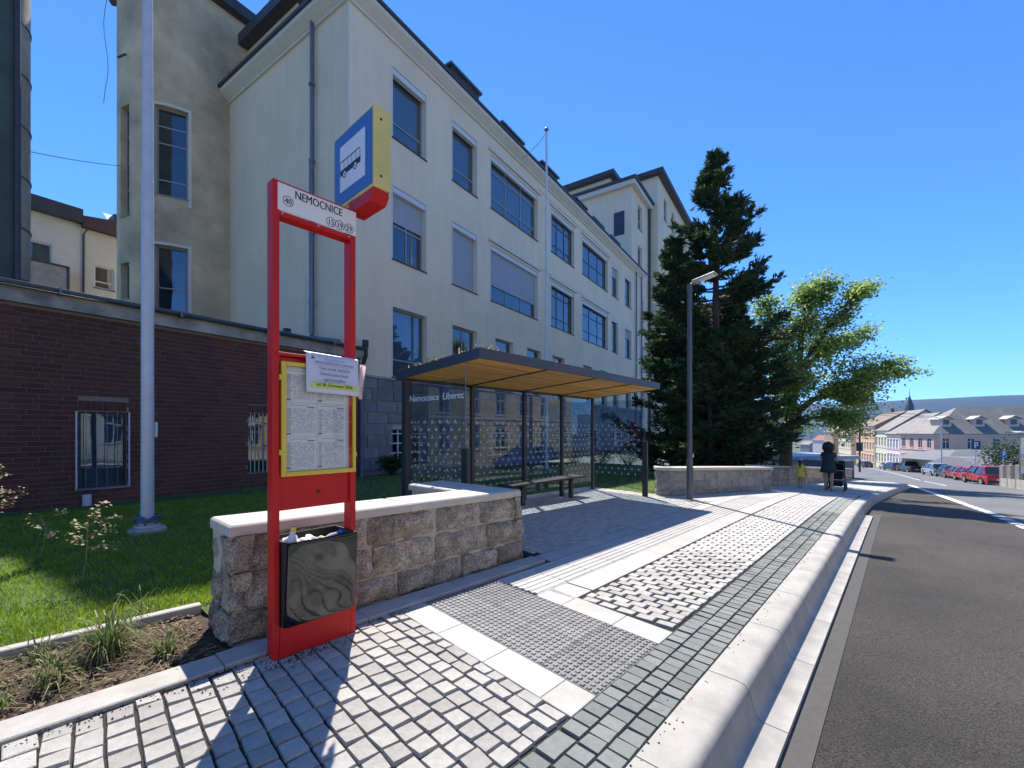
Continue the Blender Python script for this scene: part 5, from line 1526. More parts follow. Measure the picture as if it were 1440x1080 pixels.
# ================================================================== VEGETATION
def lawn_grass():
    rng = random.Random(31); mb = MB()
    def blade(p, h, w, a, lean):
        dx, dy = math.cos(a) * w, math.sin(a) * w; lx, ly = math.cos(a + 1.3) * lean * h, math.sin(a + 1.3) * lean * h
        x, y, z = p
        mb.poly((x - dx, y - dy, z), (x + dx, y + dy, z), (x + lx * .45 + dx * .6, y + ly * .45 + dy * .6, z + h * .6), (x + lx, y + ly, z + h))
    n = 0
    while n < 52000:
        # denser close to the camera
        q = 4.45 + 9.5 * rng.random() ** 1.7; s = rng.uniform(-4.0, 4.5)
        p = kw(s, q); 
        if p.y < 1.5 or p.x / p.y < -1.35: continue
        if s > .98 and q < 4.1: continue
        if rng.random() > max(.3, min(1, .35 + noise.noise(Vector((s * 1.5, q * 1.5, 0))) + .6)): continue
        far = math.hypot(p.x, p.y)
        blade((p.x, p.y, lz(s, q) - .012), rng.uniform(.03, .075), .0022 + .0007 * far * .4, rng.uniform(0, 6.28), rng.uniform(.2, .9)); n += 1
    o = mb.build('lawn_grass', GRASS); tag(o, 'short green lawn grass between the wall and the brick annex', 'grass', kind='stuff')
    mb = MB()
    for i in range(14000):
        s = rng.uniform(4.3, 30); q = in_lawn_edge(s) + .05 + 9 * rng.random() ** 1.5; p = kw(s, q)
        x, y, z = p.x, p.y, lz(s, q) - .012; h = rng.uniform(.05, .12); a = rng.uniform(0, 6.28); w = .008
        mb.poly((x - w * math.cos(a), y - w * math.sin(a), z), (x + w * math.cos(a), y + w * math.sin(a), z), (x + rng.uniform(-.04, .04), y + rng.uniform(-.04, .04), z + h))
    o = mb.build('lawn_grass', GRASS); tag(o, 'green grass on the strip behind the bus shelter', 'grass', kind='stuff')
lawn_grass()
def arc_leaf(mb, base, a, L, w, rise, droop, n=5):
    pts = []
    for i in range(n + 1):
        t = i / n; r = L * t * (.75 + .25 * math.cos(droop)); z = rise * math.sin(min(1, t * 1.15) * math.pi * .62) * L - droop * .25 * L * t * t
        pts.append((base[0] + math.cos(a) * r * .8, base[1] + math.sin(a) * r * .8, base[2] + z))
    px, py = -math.sin(a), math.cos(a)
    for i in range(n):
        w0, w1 = w * (1 - (i / n) ** 1.5), w * (1 - ((i + 1) / n) ** 1.5)
        p, q = pts[i], pts[i + 1]
        mb.poly((p[0] - px * w0, p[1] - py * w0, p[2]), (p[0] + px * w0, p[1] + py * w0, p[2]), (q[0] + px * w1, q[1] + py * w1, q[2]), (q[0] - px * w1, q[1] - py * w1, q[2]))
def sedge(s, q, n, L, label, seed):
    rng = random.Random(seed); z = zp(s, q) - .03; p = kw(s, q, z)
    r = thing('sedge_tuft', p, 0, label, 'plant', None)
    g = MB(); d = MB()
    for i in range(n):
        t = g if rng.random() < .6 else d
        arc_leaf(t, (rng.gauss(0, .025), rng.gauss(0, .025), 0), rng.uniform(0, 6.28), L * rng.uniform(.5, 1.15), rng.uniform(.003, .006), rng.uniform(.22, .85), rng.uniform(.9, 2.6))
    g.build('green_leaves', SEDGE, r); d.build('dry_leaves', DRY, r)
sedge(.36, 3.98, 260, .48, 'large arching green grass tuft in the planting bed beside the wall', 1)
sedge(-.30, 4.05, 240, .46, 'drooping grass tuft with dry tips in the planting bed away from the wall', 2)
sedge(-.12, 3.62, 50, .2, 'small pale tuft on the kerb side of the planting bed', 3)
sedge(-.75, 3.8, 220, .48, 'broad grass tuft at the open end of the planting bed', 4)
sedge(.05, 4.22, 60, .24, 'small green tuft against the inner bed edging', 5)
sedge(.1, 3.75, 120, .32, 'leaning grass tuft near the kerb edge of the planting bed', 15)
sedge(-.5, 3.6, 110, .3, 'low spreading grass tuft on the paving side of the bed', 16)
sedge(-1.0, 4.1, 170, .4, 'tall grass tuft at the lawn side of the bed', 17)
sedge(.62, 3.72, 70, .26, 'young thin grass tuft close to the wall end', 18)
def bed_litter():
    rng = random.Random(6); mb = MB(); st_ = MB()
    for i in range(2600):
        s = rng.uniform(-1.6, .9); q = rng.uniform(3.44, 4.34); p = kw(s, q); z = zp(s, q) - .03 + .03 * noise.noise(Vector((s * 4, q * 4, 0)))
        a = rng.uniform(0, 6.28); l = rng.uniform(.006, .024); w = l * rng.uniform(.3, .7); c, si = math.cos(a), math.sin(a); mb.cur = rng.random(); zz = z + rng.uniform(.0, .012)
        mb.poly((p.x - c * l, p.y - si * l, zz), (p.x + si * w, p.y - c * w, zz + .004), (p.x + c * l, p.y + si * l, zz + rng.uniform(0, .01)), (p.x - si * w, p.y + c * w, zz))
    tag(mb.build('bark_chips', MULCH), 'brown bark chips covering the planting bed', 'mulch', kind='stuff')
    for i in range(500):
        s = rng.uniform(-1.6, .8); q = rng.uniform(3.45, 4.3); p = kw(s, q, zp(s, q) - .015 + rng.uniform(0, .03)); a = rng.uniform(0, 6.28); l = rng.uniform(.05, .16)
        st_.bar(p, p + Vector((math.cos(a) * l, math.sin(a) * l, rng.uniform(-.01, .02))), .003)
    tag(st_.build('dead_stalks', DRY), 'thin dry stalks lying on the planting bed', 'stalks', kind='stuff')
bed_litter()
def pavement_grit():
    rng = random.Random(9); mb = MB()
    for i in range(900):
        if rng.random() < .6: s, q = rng.uniform(-1.0, 2.2), 3.17 - abs(rng.gauss(0, .05))
        elif rng.random() < .6: s, q = 1.15 + rng.gauss(0, .22), 3.0 + rng.gauss(0, .05)
        else: s, q = rng.uniform(1, 9), .94 + rng.gauss(0, .035)
        p = kw(s, q, zp(s, q)); a = rng.uniform(0, 6.28); l = rng.uniform(.003, .009)
        mb.add([(p.x + l * math.cos(a + k * 2.1), p.y + l * math.sin(a + k * 2.1), p.z) for k in range(3)] + [(p.x, p.y, p.z + l)], [(0, 1, 3), (1, 2, 3), (2, 0, 3)])
    tag(mb.build('loose_grit', JOINT), 'dark loose grit and crumbs along the paving edges', 'grit', kind='stuff')
pavement_grit()
def dock_plant(s, q, h, label, seed, n=5, lean=(0, 0)):
    rng = random.Random(seed); p = kw(s, q, lz(s, q) - .02)
    r = thing('seeding_weed', p, 0, label, 'plant')
    st_ = MB(); lf = MB(); top = Vector((lean[0], lean[1], h))
    stem = [top * t + Vector((.02 * math.sin(t * 5), 0, 0)) for t in frange(0, 1, 8)]
    st_.tube(stem, [.006 - .004 * i / 8 for i in range(9)], 5)
    for k in range(n):
        t = .5 + .5 * k / n; b = top * t; a = rng.uniform(0, 6.28); L = h * rng.uniform(.3, .5) * (1.25 - t * .6)
        e = b + Vector((math.cos(a) * L, math.sin(a) * L * .6, L * rng.uniform(.1, .5)))
        st_.tube([b, (b + e) / 2 + Vector((0, 0, .03)), e], [.003, .0025, .0015], 4)
        for i in range(26):
            u_ = rng.uniform(.25, 1.05); c = b + (e - b) * u_ + Vector((rng.gauss(0, .022), rng.gauss(0, .022), rng.gauss(.01, .025)))
            w = rng.uniform(.008, .017); an = rng.uniform(0, 6.28); v = Vector((math.cos(an), math.sin(an), rng.uniform(-.9, .6))).normalized() * rng.uniform(.02, .045); x = v.cross(Vector((.3, .2, 1))).normalized() * w
            lf.m = 0 if rng.random() < .75 else 1
            lf.poly(c, c + v * .5 + x, c + v, c + v * .5 - x)
    for i in range(40):
        a = rng.uniform(0, 6.28); c = Vector((0, 0, .02)); v = Vector((math.cos(a), math.sin(a), rng.uniform(.8, 2.4))).normalized() * rng.uniform(.07, .16); x = Vector((-math.sin(a), math.cos(a), 0)) * .006
        lf.m = 2; lf.poly(c, c + v * .5 + x, c + v, c + v * .5 - x)
    st_.build('stem', DRY, r); lf.build('seed_heads', [leafmat('seed_pale', (.34, .34, .17), (.5, .45, .28), .35), leafmat('seed_rust', (.4, .2, .1), (.5, .3, .16), .3), SEDGE], r)
dock_plant(.33, 5.9, .80, 'tall straggly weed with pale seed heads standing alone on the lit lawn edge', 2, 7, (.12, .0))
dock_plant(-.35, 8.2, 1.15, 'bushy seeding weed with dense pale heads by the brick annex', 3, 14, (-.1, 0))
dock_plant(.05, 7.5, .62, 'short seeding weed between the two taller weeds', 4, 5, (.15, .05))
dock_plant(-.62, 7.9, .95, 'broad seeding weed at the lawn fold near the annex', 8, 12, (.1, 0))
sedge(.62, 4.55, 26, .42, 'sparse upright grass stalks beside the inner bed edging', 9)

def conifer(loc, h, rbase, label, seed, z_first=.6, dens=1.0, lean=(0, 0)):
    rng = random.Random(seed)
    r = thing('conifer_tree', loc, 0, label, 'tree')
    tr = MB(); tr.tube([(lean[0] * t * t, lean[1] * t * t, h * t) for t in frange(0, .985, 10)], [.26 * h / 15 * (1 - t) + .025 for t in frange(0, .985, 10)], 10); tr.build('trunk', BARK, r, smooth=True)
    lf = MB(); br = MB()
    nb = int(118 * dens)
    for i in range(nb):
        t = (i + rng.random()) / nb; z = z_first + (h - z_first - .15) * t ** .85
        tt = (z - z_first) / (h - z_first)
        rad = rbase * (1 - tt) ** .8 * rng.uniform(.42, 1.28) + .2
        if rng.random() < .14: rad *= 1.35
        a = rng.uniform(0, 6.28); up = .45 * tt + rng.uniform(-.1, .25)
        c0 = Vector((lean[0] * tt * tt, lean[1] * tt * tt, z)); d = Vector((math.cos(a), math.sin(a), up)).normalized()
        pts = [c0 + d * rad * u_ + Vector((0, 0, -.10 * rad * math.sin(u_ * 2.6) + .16 * rad * u_ ** 3)) for u_ in frange(0, 1, 5)]
        br.tube(pts, [.045 * (1 - u_) + .008 for u_ in frange(0, 1, 5)], 4, caps=False)
        side = Vector((-math.sin(a), math.cos(a), 0))
        ns = int(11 + rad * 9)
        for k in range(ns):
            u_ = rng.uniform(.3, 1.03); b = c0 + (pts[-1] - c0) * u_ + Vector((0, 0, -.10 * rad * math.sin(u_ * 2.6) + .0))
            sl = rad * .42 * (1.15 - u_) + .16
            sd = (side * rng.choice((-1, 1)) * rng.uniform(.35, 1) + d * rng.uniform(.3, 1) + Vector((0, 0, rng.uniform(-.35, .35)))).normalized()
            e = b + sd * sl * rng.uniform(.5, 1.1)
            m_ = 3 + int(4 * sl)
            for j in range(m_ * 3):
                v = j / (m_ * 3); c = b + (e - b) * v + Vector((rng.gauss(0, .04), rng.gauss(0, .04), rng.gauss(0, .04)))
                w = rng.uniform(.026, .055); ln = rng.uniform(.16, .32)
                ax = (sd + Vector((rng.uniform(-.7, .7), rng.uniform(-.7, .7), rng.uniform(-.4, .6)))).normalized()
                x = ax.cross(Vector((rng.uniform(-1, 1), rng.uniform(-1, 1), rng.uniform(.2, 1)))).normalized() * w
                lf.m = 1 if rng.random() < .3 else 0
                lf.poly(c - x * .4, c + ax * ln * .5 - x, c + ax * ln, c + ax * ln * .5 + x)
    br.build('branches', BARK, r)
    lf.build('crown', [leafmat('conifer_dark', (.016, .04, .02), (.04, .075, .03), .2, 1.5, .7), leafmat('conifer_fresh', (.06, .11, .035), (.11, .16, .05), .35, 1.5, .6)], r)
    return len(lf.f)
def gl(x, y): 
    s, q = w2k(x, y); return Vector((x, y, (lz(s, q) if s < 45 else zs(s)) - .1))
nlf = conifer(gl(9.4, 20), 14.9, 3.5, 'tallest dark conifer with spreading branches behind the curved wall', 1, .3, 1.45)
nlf += conifer(gl(7.7, 20.6), 11.3, 1.95, 'shorter conifer with fresh green tips next to the hospital end block', 2, .3, 1.05)
nlf += conifer(gl(11.0, 21.8), 9.6, 2.2, 'dark conifer with hanging branch tips beside the leafy maple', 3, 1.0, 1.25)
nlf += conifer(gl(8.4, 18.4), 6.4, 2.3, 'bushy low conifer right behind the curved wall', 4, .1, .8)

def leafy_tree(loc, label, seed, limbs, leafm, n_leaf=220, ls=.16, name='leafy_tree', trunk_r=.28, spread=.75, fill=()):
    rng = random.Random(seed); r = thing(name, loc, 0, label, 'tree')
    wd = MB(); lf = MB()
    for pts, r0, r1 in limbs:
        n = len(pts); wd.tube(pts, [r0 + (r1 - r0) * i / (n - 1) for i in range(n)], 8)
    tips = []
    for pts, r0, r1 in limbs:
        P = [Vector(p) for p in pts]
        for i in range(len(P) - 1):
            for k in range(9):
                t = rng.random(); b = P[i] + (P[i + 1] - P[i]) * t
                if i == 0 and len(P) > 3: continue
                d = ((P[i + 1] - P[i]).normalized() + Vector((rng.uniform(-1, 1), rng.uniform(-1, 1), rng.uniform(-.5, .9))) * 1.0).normalized()
                L = rng.uniform(.7, 1.7) * spread * 1.3; e = b + d * L; mid = (b + e) / 2 + Vector((0, 0, .1))
                wd.tube([b, mid, e], [.03, .02, .008], 5, caps=False)
                tips += [e, mid, (mid + e) / 2]
    for c in tips:
        sx, sy, sz = rng.uniform(.3, .6) * spread, rng.uniform(.3, .6) * spread, rng.uniform(.16, .34) * spread
        for k in range(int(n_leaf * rng.uniform(.4, 1.3))):
            p = c + Vector((rng.gauss(0, sx), rng.gauss(0, sy), rng.gauss(0, sz)))
            v = Vector((rng.uniform(-1, 1), rng.uniform(-1, 1), rng.uniform(-.9, .3))).normalized() * ls * rng.uniform(.6, 1.2)
            x = v.cross(Vector((rng.uniform(-1, 1), rng.uniform(-1, 1), 1))).normalized() * ls * .38
            lf.m = 1 if rng.random() < .3 else 0
            lf.poly(p, p + v * .5 + x, p + v, p + v * .5 - x)
    for c, (rx, ry, rz), n in fill:
        for k in range(n):
            while True:
                v = Vector((rng.uniform(-1, 1), rng.uniform(-1, 1), rng.uniform(-1, 1)))
                if .25 < v.length < 1: break
            tips.append(Vector(c) + Vector((v.x * rx, v.y * ry, v.z * rz)))
            e = tips[-1]; near = min((Vector(p) for pts, _, _ in limbs for p in pts[1:]), key=lambda p: (p - e).length)
            wd.tube([near, (near + e) / 2 + Vector((0, 0, .15)), e], [.035, .022, .008], 5, caps=False)
    for c in tips[-sum(n for _, _, n in fill):] if fill else []:
        sx, sy, sz = rng.uniform(.35, .7), rng.uniform(.35, .7), rng.uniform(.18, .4)
        for k in range(int(n_leaf * 1.5 * rng.uniform(.5, 1.3))):
            p = c + Vector((rng.gauss(0, sx), rng.gauss(0, sy), rng.gauss(0, sz)))
            v = Vector((rng.uniform(-1, 1), rng.uniform(-1, 1), rng.uniform(-.9, .3))).normalized() * ls * rng.uniform(.6, 1.2)
            x = v.cross(Vector((rng.uniform(-1, 1), rng.uniform(-1, 1), 1))).normalized() * ls * .38
            lf.m = 1 if rng.random() < .45 else 0
            lf.poly(p, p + v * .5 + x, p + v, p + v * .5 - x)
    wd.build('trunk', BARK, r, smooth=True)
    lf.build('crown', leafm, r)
    return len(lf.f)
ML = [leafmat('maple_green', (.15, .26, .05), (.24, .36, .09), .65, .9), leafmat('maple_light', (.32, .43, .14), (.42, .52, .2), .7, .9)]
# crown leaning to the right over the road; local coordinates, base at the foot
L_ = [([(0, 0, 0), (.2, .1, 1.8), (.6, .2, 3.6), (1.0, .1, 5.4), (1.1, 0, 7.2), (1.3, -.1, 9.2)], .34, .06),
      ([(.5, .2, 3.0), (1.9, .1, 3.9), (3.4, -.2, 4.3), (5.0, -.4, 5.0), (6.6, -.5, 5.2)], .2, .04),
      ([(.8, .1, 4.4), (2.0, .6, 5.8), (3.4, .8, 6.6), (5.0, .7, 6.9)], .15, .03),
      ([(1.0, .1, 5.4), (2.2, -.6, 7.2), (3.3, -.9, 8.2), (3.9, -1.0, 8.9)], .13, .03),
      ([(1.0, 0, 6.0), (.2, .7, 7.4), (-.5, 1.0, 8.6)], .11, .03),
      ([(.4, .2, 2.4), (1.2, -.8, 3.0), (2.0, -1.2, 3.0), (2.9, -1.4, 2.7)], .11, .03),
      ([(3.4, -.2, 4.3), (4.4, .5, 4.0), (5.6, .8, 4.0)], .08, .02),
      ([(.6, .2, 3.6), (-.4, -.4, 4.8), (-.9, -.6, 6.2)], .11, .03),
      ([(1.2, 0, 7.6), (2.0, .2, 8.8), (2.7, .3, 9.4)], .07, .02)]
L_ = [([(1.0 * p[0], 1.2 * p[1], 1.3 * p[2]) for p in pts], r0 * 1.2, r1 * 1.2) for pts, r0, r1 in L_]
nlf += leafy_tree(gl(17.6, 28), 'bright green leafy maple with a long limb reaching over the street', 12, L_, ML, 60, .2, 'maple_tree', fill=(((1.3, 0, 8.6), (2.3, 2.0, 3.6), 36), ((4.0, 0, 6.6), (3.0, 2.0, 2.3), 34), ((.8, 0, 4.6), (1.5, 1.4, 2.0), 10)))
def shrub(loc, R_, H_, label, seed, m, n=2600, ls=.09, name='shrub'):
    rng = random.Random(seed); r = thing(name, loc, 0, label, 'shrub'); lf = MB(); wd = MB()
    cl = [Vector((rng.uniform(-.7, .7) * R_, rng.uniform(-.7, .7) * R_, rng.uniform(.25, .85) * H_)) for _ in range(18)]
    for c in cl: wd.tube([(c.x * .1, c.y * .1, 0), c * .6, c], [.03, .02, .008], 5, caps=False)
    for i in range(n):
        c = rng.choice(cl); p = c + Vector((rng.gauss(0, .22 * R_), rng.gauss(0, .22 * R_), rng.gauss(0, .13 * H_)))
        if p.z < .03: continue
        v = Vector((rng.uniform(-1, 1), rng.uniform(-1, 1), rng.uniform(-.5, .8))).normalized() * ls; x = v.cross(Vector((rng.uniform(-1, 1), .3, 1))).normalized() * ls * .4
        lf.m = 1 if rng.random() < .3 else 0; lf.poly(p, p + v * .5 + x, p + v, p + v * .5 - x)
    wd.build('stems', BARK, r); lf.build('leaves', m, r)
DG = [leafmat('shrub_dark', (.02, .045, .015), (.04, .075, .02), .3, 2), leafmat('shrub_mid', (.05, .09, .02), (.07, .12, .03), .35, 2)]
pb = gpos(1436, 52); shrub(pb, 3.2, 4.6, 'rounded dark green tree beside the low extension', 5, DG, 5200, .22, 'round_tree')
for i, (k, d, rr, hh, lab) in enumerate(((29.5, -1.0, .9, 1.3, 'low dark shrub under the hospital plinth near the white flagpole'), (34, -1.2, 1.2, 1.5, 'broad dark shrub at the hospital plinth behind the shelter'), (40, -1.5, 1.4, 1.9, 'tall dark shrub near the far end of the hospital plinth'), (12.3, -.9, .6, .8, 'small dark shrub by the stone plinth next to the brick annex'))):
    p = bw(k, d); s, q = w2k(p.x, p.y); shrub((p.x, p.y, lz(s, q) - .03), rr, hh, lab, 40 + i, DG, 1500, .1)

# ================================================================== VEHICLES
def car(loc, head, paint, kind, label, group='cars parked along the street'):
    """local x forward"""
    r = thing('parked_car', loc, head, label, 'car', group)
    L, W = {'suv': (4.4, 1.82), 'hatch': (4.1, 1.76), 'pickup': (5.2, 1.85), 'estate': (4.6, 1.8)}[kind]
    h = {'suv': 1.66, 'hatch': 1.47, 'pickup': 1.78, 'estate': 1.5}[kind]
    wr = .34 if kind in ('suv', 'pickup') else .31; gc = .22 if kind in ('suv', 'pickup') else .17
    hw = W / 2; x0, x1 = -L / 2, L / 2; wb = (x0 + .85, x1 - .88)
    belt = h * .60
    # side profile of the lower body (x, z) clockwise, with wheel arches
    def arch(cx):
        return [(cx + (wr + .05) * math.cos(a), max(gc, wr + (wr + .05) * math.sin(a))) for a in [math.pi * i / 8 for i in range(9)]]
    prof = [(x0 + .05, gc + .08)] + [p for p in reversed(arch(wb[0]))] + [p for p in reversed(arch(wb[1]))] + [(x1 - .08, gc + .08), (x1, gc + .3), (x1 - .02, belt * .72), (x1 - .12, belt * .84)]
    if kind == 'pickup': prof += [(x1 - 1.25, belt), (x0 + 1.6, belt + .02), (x0 + .02, belt + .02), (x0, gc + .4)]
    else: prof += [(x1 - .95 if kind != 'suv' else x1 - 1.0, belt * .98), (x0 + .12, belt + .03), (x0 + .01, belt * .8), (x0, gc + .35)]
    n = len(prof)
    def wid(z): return hw * (1 - .05 * abs(z - belt * .65) / belt) if z < belt else hw * .96
    b = MB(); vs = []
    for sg in (-1, 1):
        for x, z in prof:
            taper = 1 - .10 * (abs(x) / (L / 2)) ** 4
            vs.append((x, sg * wid(z) * taper, z))
    b.add(vs, [tuple(range(n)), tuple(range(n, 2 * n))[::-1]] + [(i, (i + 1) % n, n + (i + 1) % n, n + i) for i in range(n)])
    b.build('body', paint, r, bevel=.05, seg=3)
    # cabin
    if kind == 'pickup': cb = [(x1 - 1.35, belt), (x1 - 2.05, h), (x0 + 2.05, h), (x0 + 1.75, belt)]
    elif kind == 'suv': cb = [(x1 - 1.05, belt - .02), (x1 - 1.75, h), (x0 + .75, h + .0), (x0 + .2, belt)]
    elif kind == 'estate': cb = [(x1 - 1.1, belt - .02), (x1 - 1.95, h), (x0 + .7, h - .03), (x0 + .15, belt)]
    else: cb = [(x1 - 1.0, belt - .02), (x1 - 1.8, h), (x0 + 1.0, h - .04), (x0 + .25, belt)]
    c = MB(); (ax, az), (bx_, bz), (cx, cz), (dx, dz) = cb; wl, wu = hw * .95, hw * .74
    lowr = [(ax, -wl, az), (dx, -wl, dz), (dx, wl, dz), (ax, wl, az)]; up = [(bx_, -wu, bz - .05), (cx, -wu, cz - .05), (cx, wu, cz - .05), (bx_, wu, bz - .05)]
    c.hexa(lowr, up); c.build('cabin_glass', mat('car_glass', (.02, .025, .03), .05, .2, 2, spec=.9), r)
    t = MB(); up2 = [(bx_ - .03, -wu - .02, bz - .055), (cx + .02, -wu - .02, cz - .055), (cx + .02, wu + .02, cz - .055), (bx_ - .03, wu + .02, bz - .055)]
    t.hexa(up2, [(x * .98, y * .9, z + .06) for x, y, z in up2]); t.build('roof', paint, r, bevel=.03)
    pil = MB()
    for sg in (-1, 1):
        e = .012
        def P(f, g): # f along low edge 0..1 front->rear
            lo = Vector((ax + (dx - ax) * f, sg * (wl + e), az + (dz - az) * f)); hi = Vector((bx_ + (cx - bx_) * g, sg * (wu + e), bz - .05 + (cz - bz) * g)); return lo, hi
        for f, g in ((.0, 0), (.45, .48), (.75, .86) if kind != 'pickup' else (1, 1), (1, 1)):
            lo, hi = P(f, g); pil.bar(lo, hi, .07, .03)
    pil.build('pillars', paint, r)
    wsrc = None
    for wx in wb:
        for sg in (-1, 1):
            m = MB(); y = sg * (hw - .10)
            m.tube([(wx, y - .1, wr), (wx, y - .08, wr), (wx, y + .08, wr), (wx, y + .1, wr)], [wr - .03, wr, wr, wr - .03], 20); w = m.build('wheel', RUBBER, r)
            m = MB(); m.tube([(wx, y - .104, wr), (wx, y + .104, wr)], wr * .64, 14); m.build('rim', CHROME, w)
    for sg in (-1, 1):
        m = MB(); m.box(x1 - .2, x1 - .005, sg * hw * .62 - .17, sg * hw * .62 + .17, belt * .62, belt * .78); m.build('headlight', WHITE, r, bevel=.02)
        m = MB(); m.box(x0 - .012, x0 + .14, sg * hw * .75 - .13, sg * hw * .75 + .13, belt * .70, belt * .92); m.build('tail_light', mat('tail_red', (.35, .01, .01), .3), r, bevel=.02)
        m = MB(); m.box(ax - .45, ax - .27, sg * (hw + .09) - .09, sg * (hw + .09) + .09, belt + .02, belt + .16); m.build('wing_mirror', paint, r, bevel=.03)
    m = MB(); m.box(x0 - .03, x0 + .12, -hw * .88, hw * .88, gc + .05, gc + .28); m.box(x1 - .12, x1 + .015, -hw * .86, hw * .86, gc + .03, gc + .22); m.build('bumper', mat('bumper_black', (.03, .03, .03), .6), r, bevel=.03)
    m = MB(); m.box(x0 - .035, x0 - .031, -.26, .26, gc + .33, gc + .44); m.build('number_plate', WHITE, r)
    if kind == 'pickup':
        m = MB(); m.box(x0 + .15, x0 + 1.62, -hw * .82, hw * .82, belt - .3, belt + .018); m.build('load_bed', BINI, r)
    return r
def paint(n, c, me=.0): return mat('car_paint_' + n, c, .25, .03, 3, coat=.45, metal=me)
def at_road(s, q): return kw(s, q, zr(s, q) - .005)
car(at_road(57.0, -5.6), R(66), paint('red', (.38, .012, .015)), 'suv', 'shiny red sport utility car parked rear on nearest the fence')
car(at_road(63.0, -5.3), R(66), paint('bright_red', (.50, .03, .04)), 'hatch', 'bright red hatchback parked next to the red sport utility car')
car(at_road(68.2, -4.9), R(64), paint('crimson', (.28, .02, .03)), 'estate', 'crimson estate parked between the red hatchback and the dark teal car')
car(at_road(73.6, -4.3), R(64), paint('teal', (.03, .07, .08), .4), 'hatch', 'dark teal hatchback parked between the crimson estate and the silver car')
car(at_road(80.5, -3.4), R(63), paint('silver', (.55, .57, .60), .6), 'suv', 'silver sport utility car parked in front of the white terrace house')
car(at_road(96, -1.0), R(68), paint('black', (.012, .013, .016)), 'pickup', 'black pickup parked across the street from the wall end')
car(at_road(103, 1.0), R(70), paint('charcoal', (.03, .03, .035)), 'estate', 'charcoal estate parked behind the black pickup')
car(at_road(116, 2.0), R(70), paint('white', (.65, .66, .68)), 'hatch', 'white hatchback parked below the lemon yellow house')
car(at_road(124, 6.0), R(72), paint('grey', (.1, .11, .12), .4), 'hatch', 'grey hatchback parked below the orange house')
car(at_road(21.0, -4.7), KR + math.pi, paint('blue', (.01, .03, .30)), 'estate', 'blue estate car parked across the street, mirrored in the shelter glass', None)

# ================================================================== PEOPLE
def skin_body(name, verts, edges, radii, m, parent, root_i=0, lv=2):
    me = bpy.data.meshes.new(name); me.from_pydata(verts, edges, [])
    o = bpy.data.objects.new(name, me); COL.objects.link(o); o.parent = parent
    sk = o.modifiers.new('skin', 'SKIN'); sk.use_smooth_shade = True
    for i, rr in enumerate(radii):
        d = me.skin_vertices[0].data[i]; d.radius = rr if isinstance(rr, tuple) else (rr, rr); d.use_root = (i == root_i)
    sb = o.modifiers.new('sub', 'SUBSURF'); sb.levels = lv; sb.render_levels = lv
    me.materials.append(m)
    return o
def hand(parent, wrist, d, m, sc=1.0):
    w = Vector(wrist); d = Vector(d).normalized(); s_ = d.cross(Vector((0, 0, 1))).normalized(); dn = d.cross(s_).normalized()
    vs = [w, w + d * .05 * sc]; ed = [(0, 1)]; rd = [(.022 * sc, .018 * sc), (.034 * sc, .015 * sc)]
    for k, L in enumerate((.075, .085, .08, .062)):
        b = w + d * .085 * sc + s_ * (.027 - .018 * k) * sc; i = len(vs)
        vs += [b, b + d * L * .5 * sc + dn * .008 * sc, b + d * L * .85 * sc + dn * .03 * sc]; ed += [(1, i), (i, i + 1), (i + 1, i + 2)]; rd += [.0095 * sc, .0085 * sc, .007 * sc]
    b = w + d * .035 * sc + s_ * .035 * sc; i = len(vs)
    vs += [b, b + d * .035 * sc + s_ * .02 * sc]; ed += [(1, i), (i, i + 1)]; rd += [.011 * sc, .0085 * sc]
    return skin_body('hand', vs, ed, rd, m, parent, 0, 1)
def head_mesh(parent, c, r, m, fw, name='head'):
    bm = bmesh.new(); bmesh.ops.create_uvsphere(bm, u_segments=24, v_segments=18, radius=1)
    f = Vector(fw).normalized(); rt = f.cross(Vector((0, 0, 1)))
    for v in bm.verts:
        p = v.co.copy(); x, y, z = p.x, p.y, p.z     # local: y forward
        sx, sy, sz = .76, .92, 1.16
        if z < -.2: k = (-.2 - z); sx *= 1 - .35 * k; y += .12 * k
        q = Vector((x * sx, y * sy, z * sz))
        if y > .75 and abs(x) < .22:
            if -.25 < z < .15: q.y += .22 * (1 - abs(x) / .22) * (1 - abs(z + .12) / .27 if abs(z + .12) < .27 else 0)
            if -.5 < z < -.34: q.y += .06
        if y > .5 and .05 < z < .25 and .2 < abs(x) < .5: q.y -= .09
        v.co = Vector(c) + (rt * q.x + f * q.y + Vector((0, 0, q.z))) * r
    me = bpy.data.meshes.new(name); bm.to_mesh(me); bm.free(); me.materials.append(m)
    me.polygons.foreach_set('use_smooth', [True] * len(me.polygons))
    o = bpy.data.objects.new(name, me); COL.objects.link(o); o.parent = parent
    e = MB()
    for sg in (-1, 1):
        cc = Vector(c) + (rt * sg * .3 + f * .80 + Vector((0, 0, .14))) * r; e.lathe([(.0, -.07 * r), (.1 * r, -.03 * r), (.1 * r, .03 * r), (0, .07 * r)], 8, cc)
        ce = Vector(c) + (rt * sg * .80 + Vector((0, 0, .0))) * r; 
    e.build('eyes', BLACK, o)
    ears = MB()
    for sg in (-1, 1):
        ce = Vector(c) + rt * sg * .78 * r; ears.lathe([(.02 * r, -.26 * r), (.12 * r, -.15 * r), (.14 * r, .1 * r), (.04 * r, .24 * r)], 8, ce)
    ears.build('ears', m, o)
    mo = MB(); cm = Vector(c) + (f * .86 + Vector((0, 0, -.45))) * r; mo.bar(cm - rt * .2 * r, cm + rt * .2 * r, .05 * r, .05 * r); mo.build('mouth', mat('lips', (.4, .13, .12), .5), o)
    return o
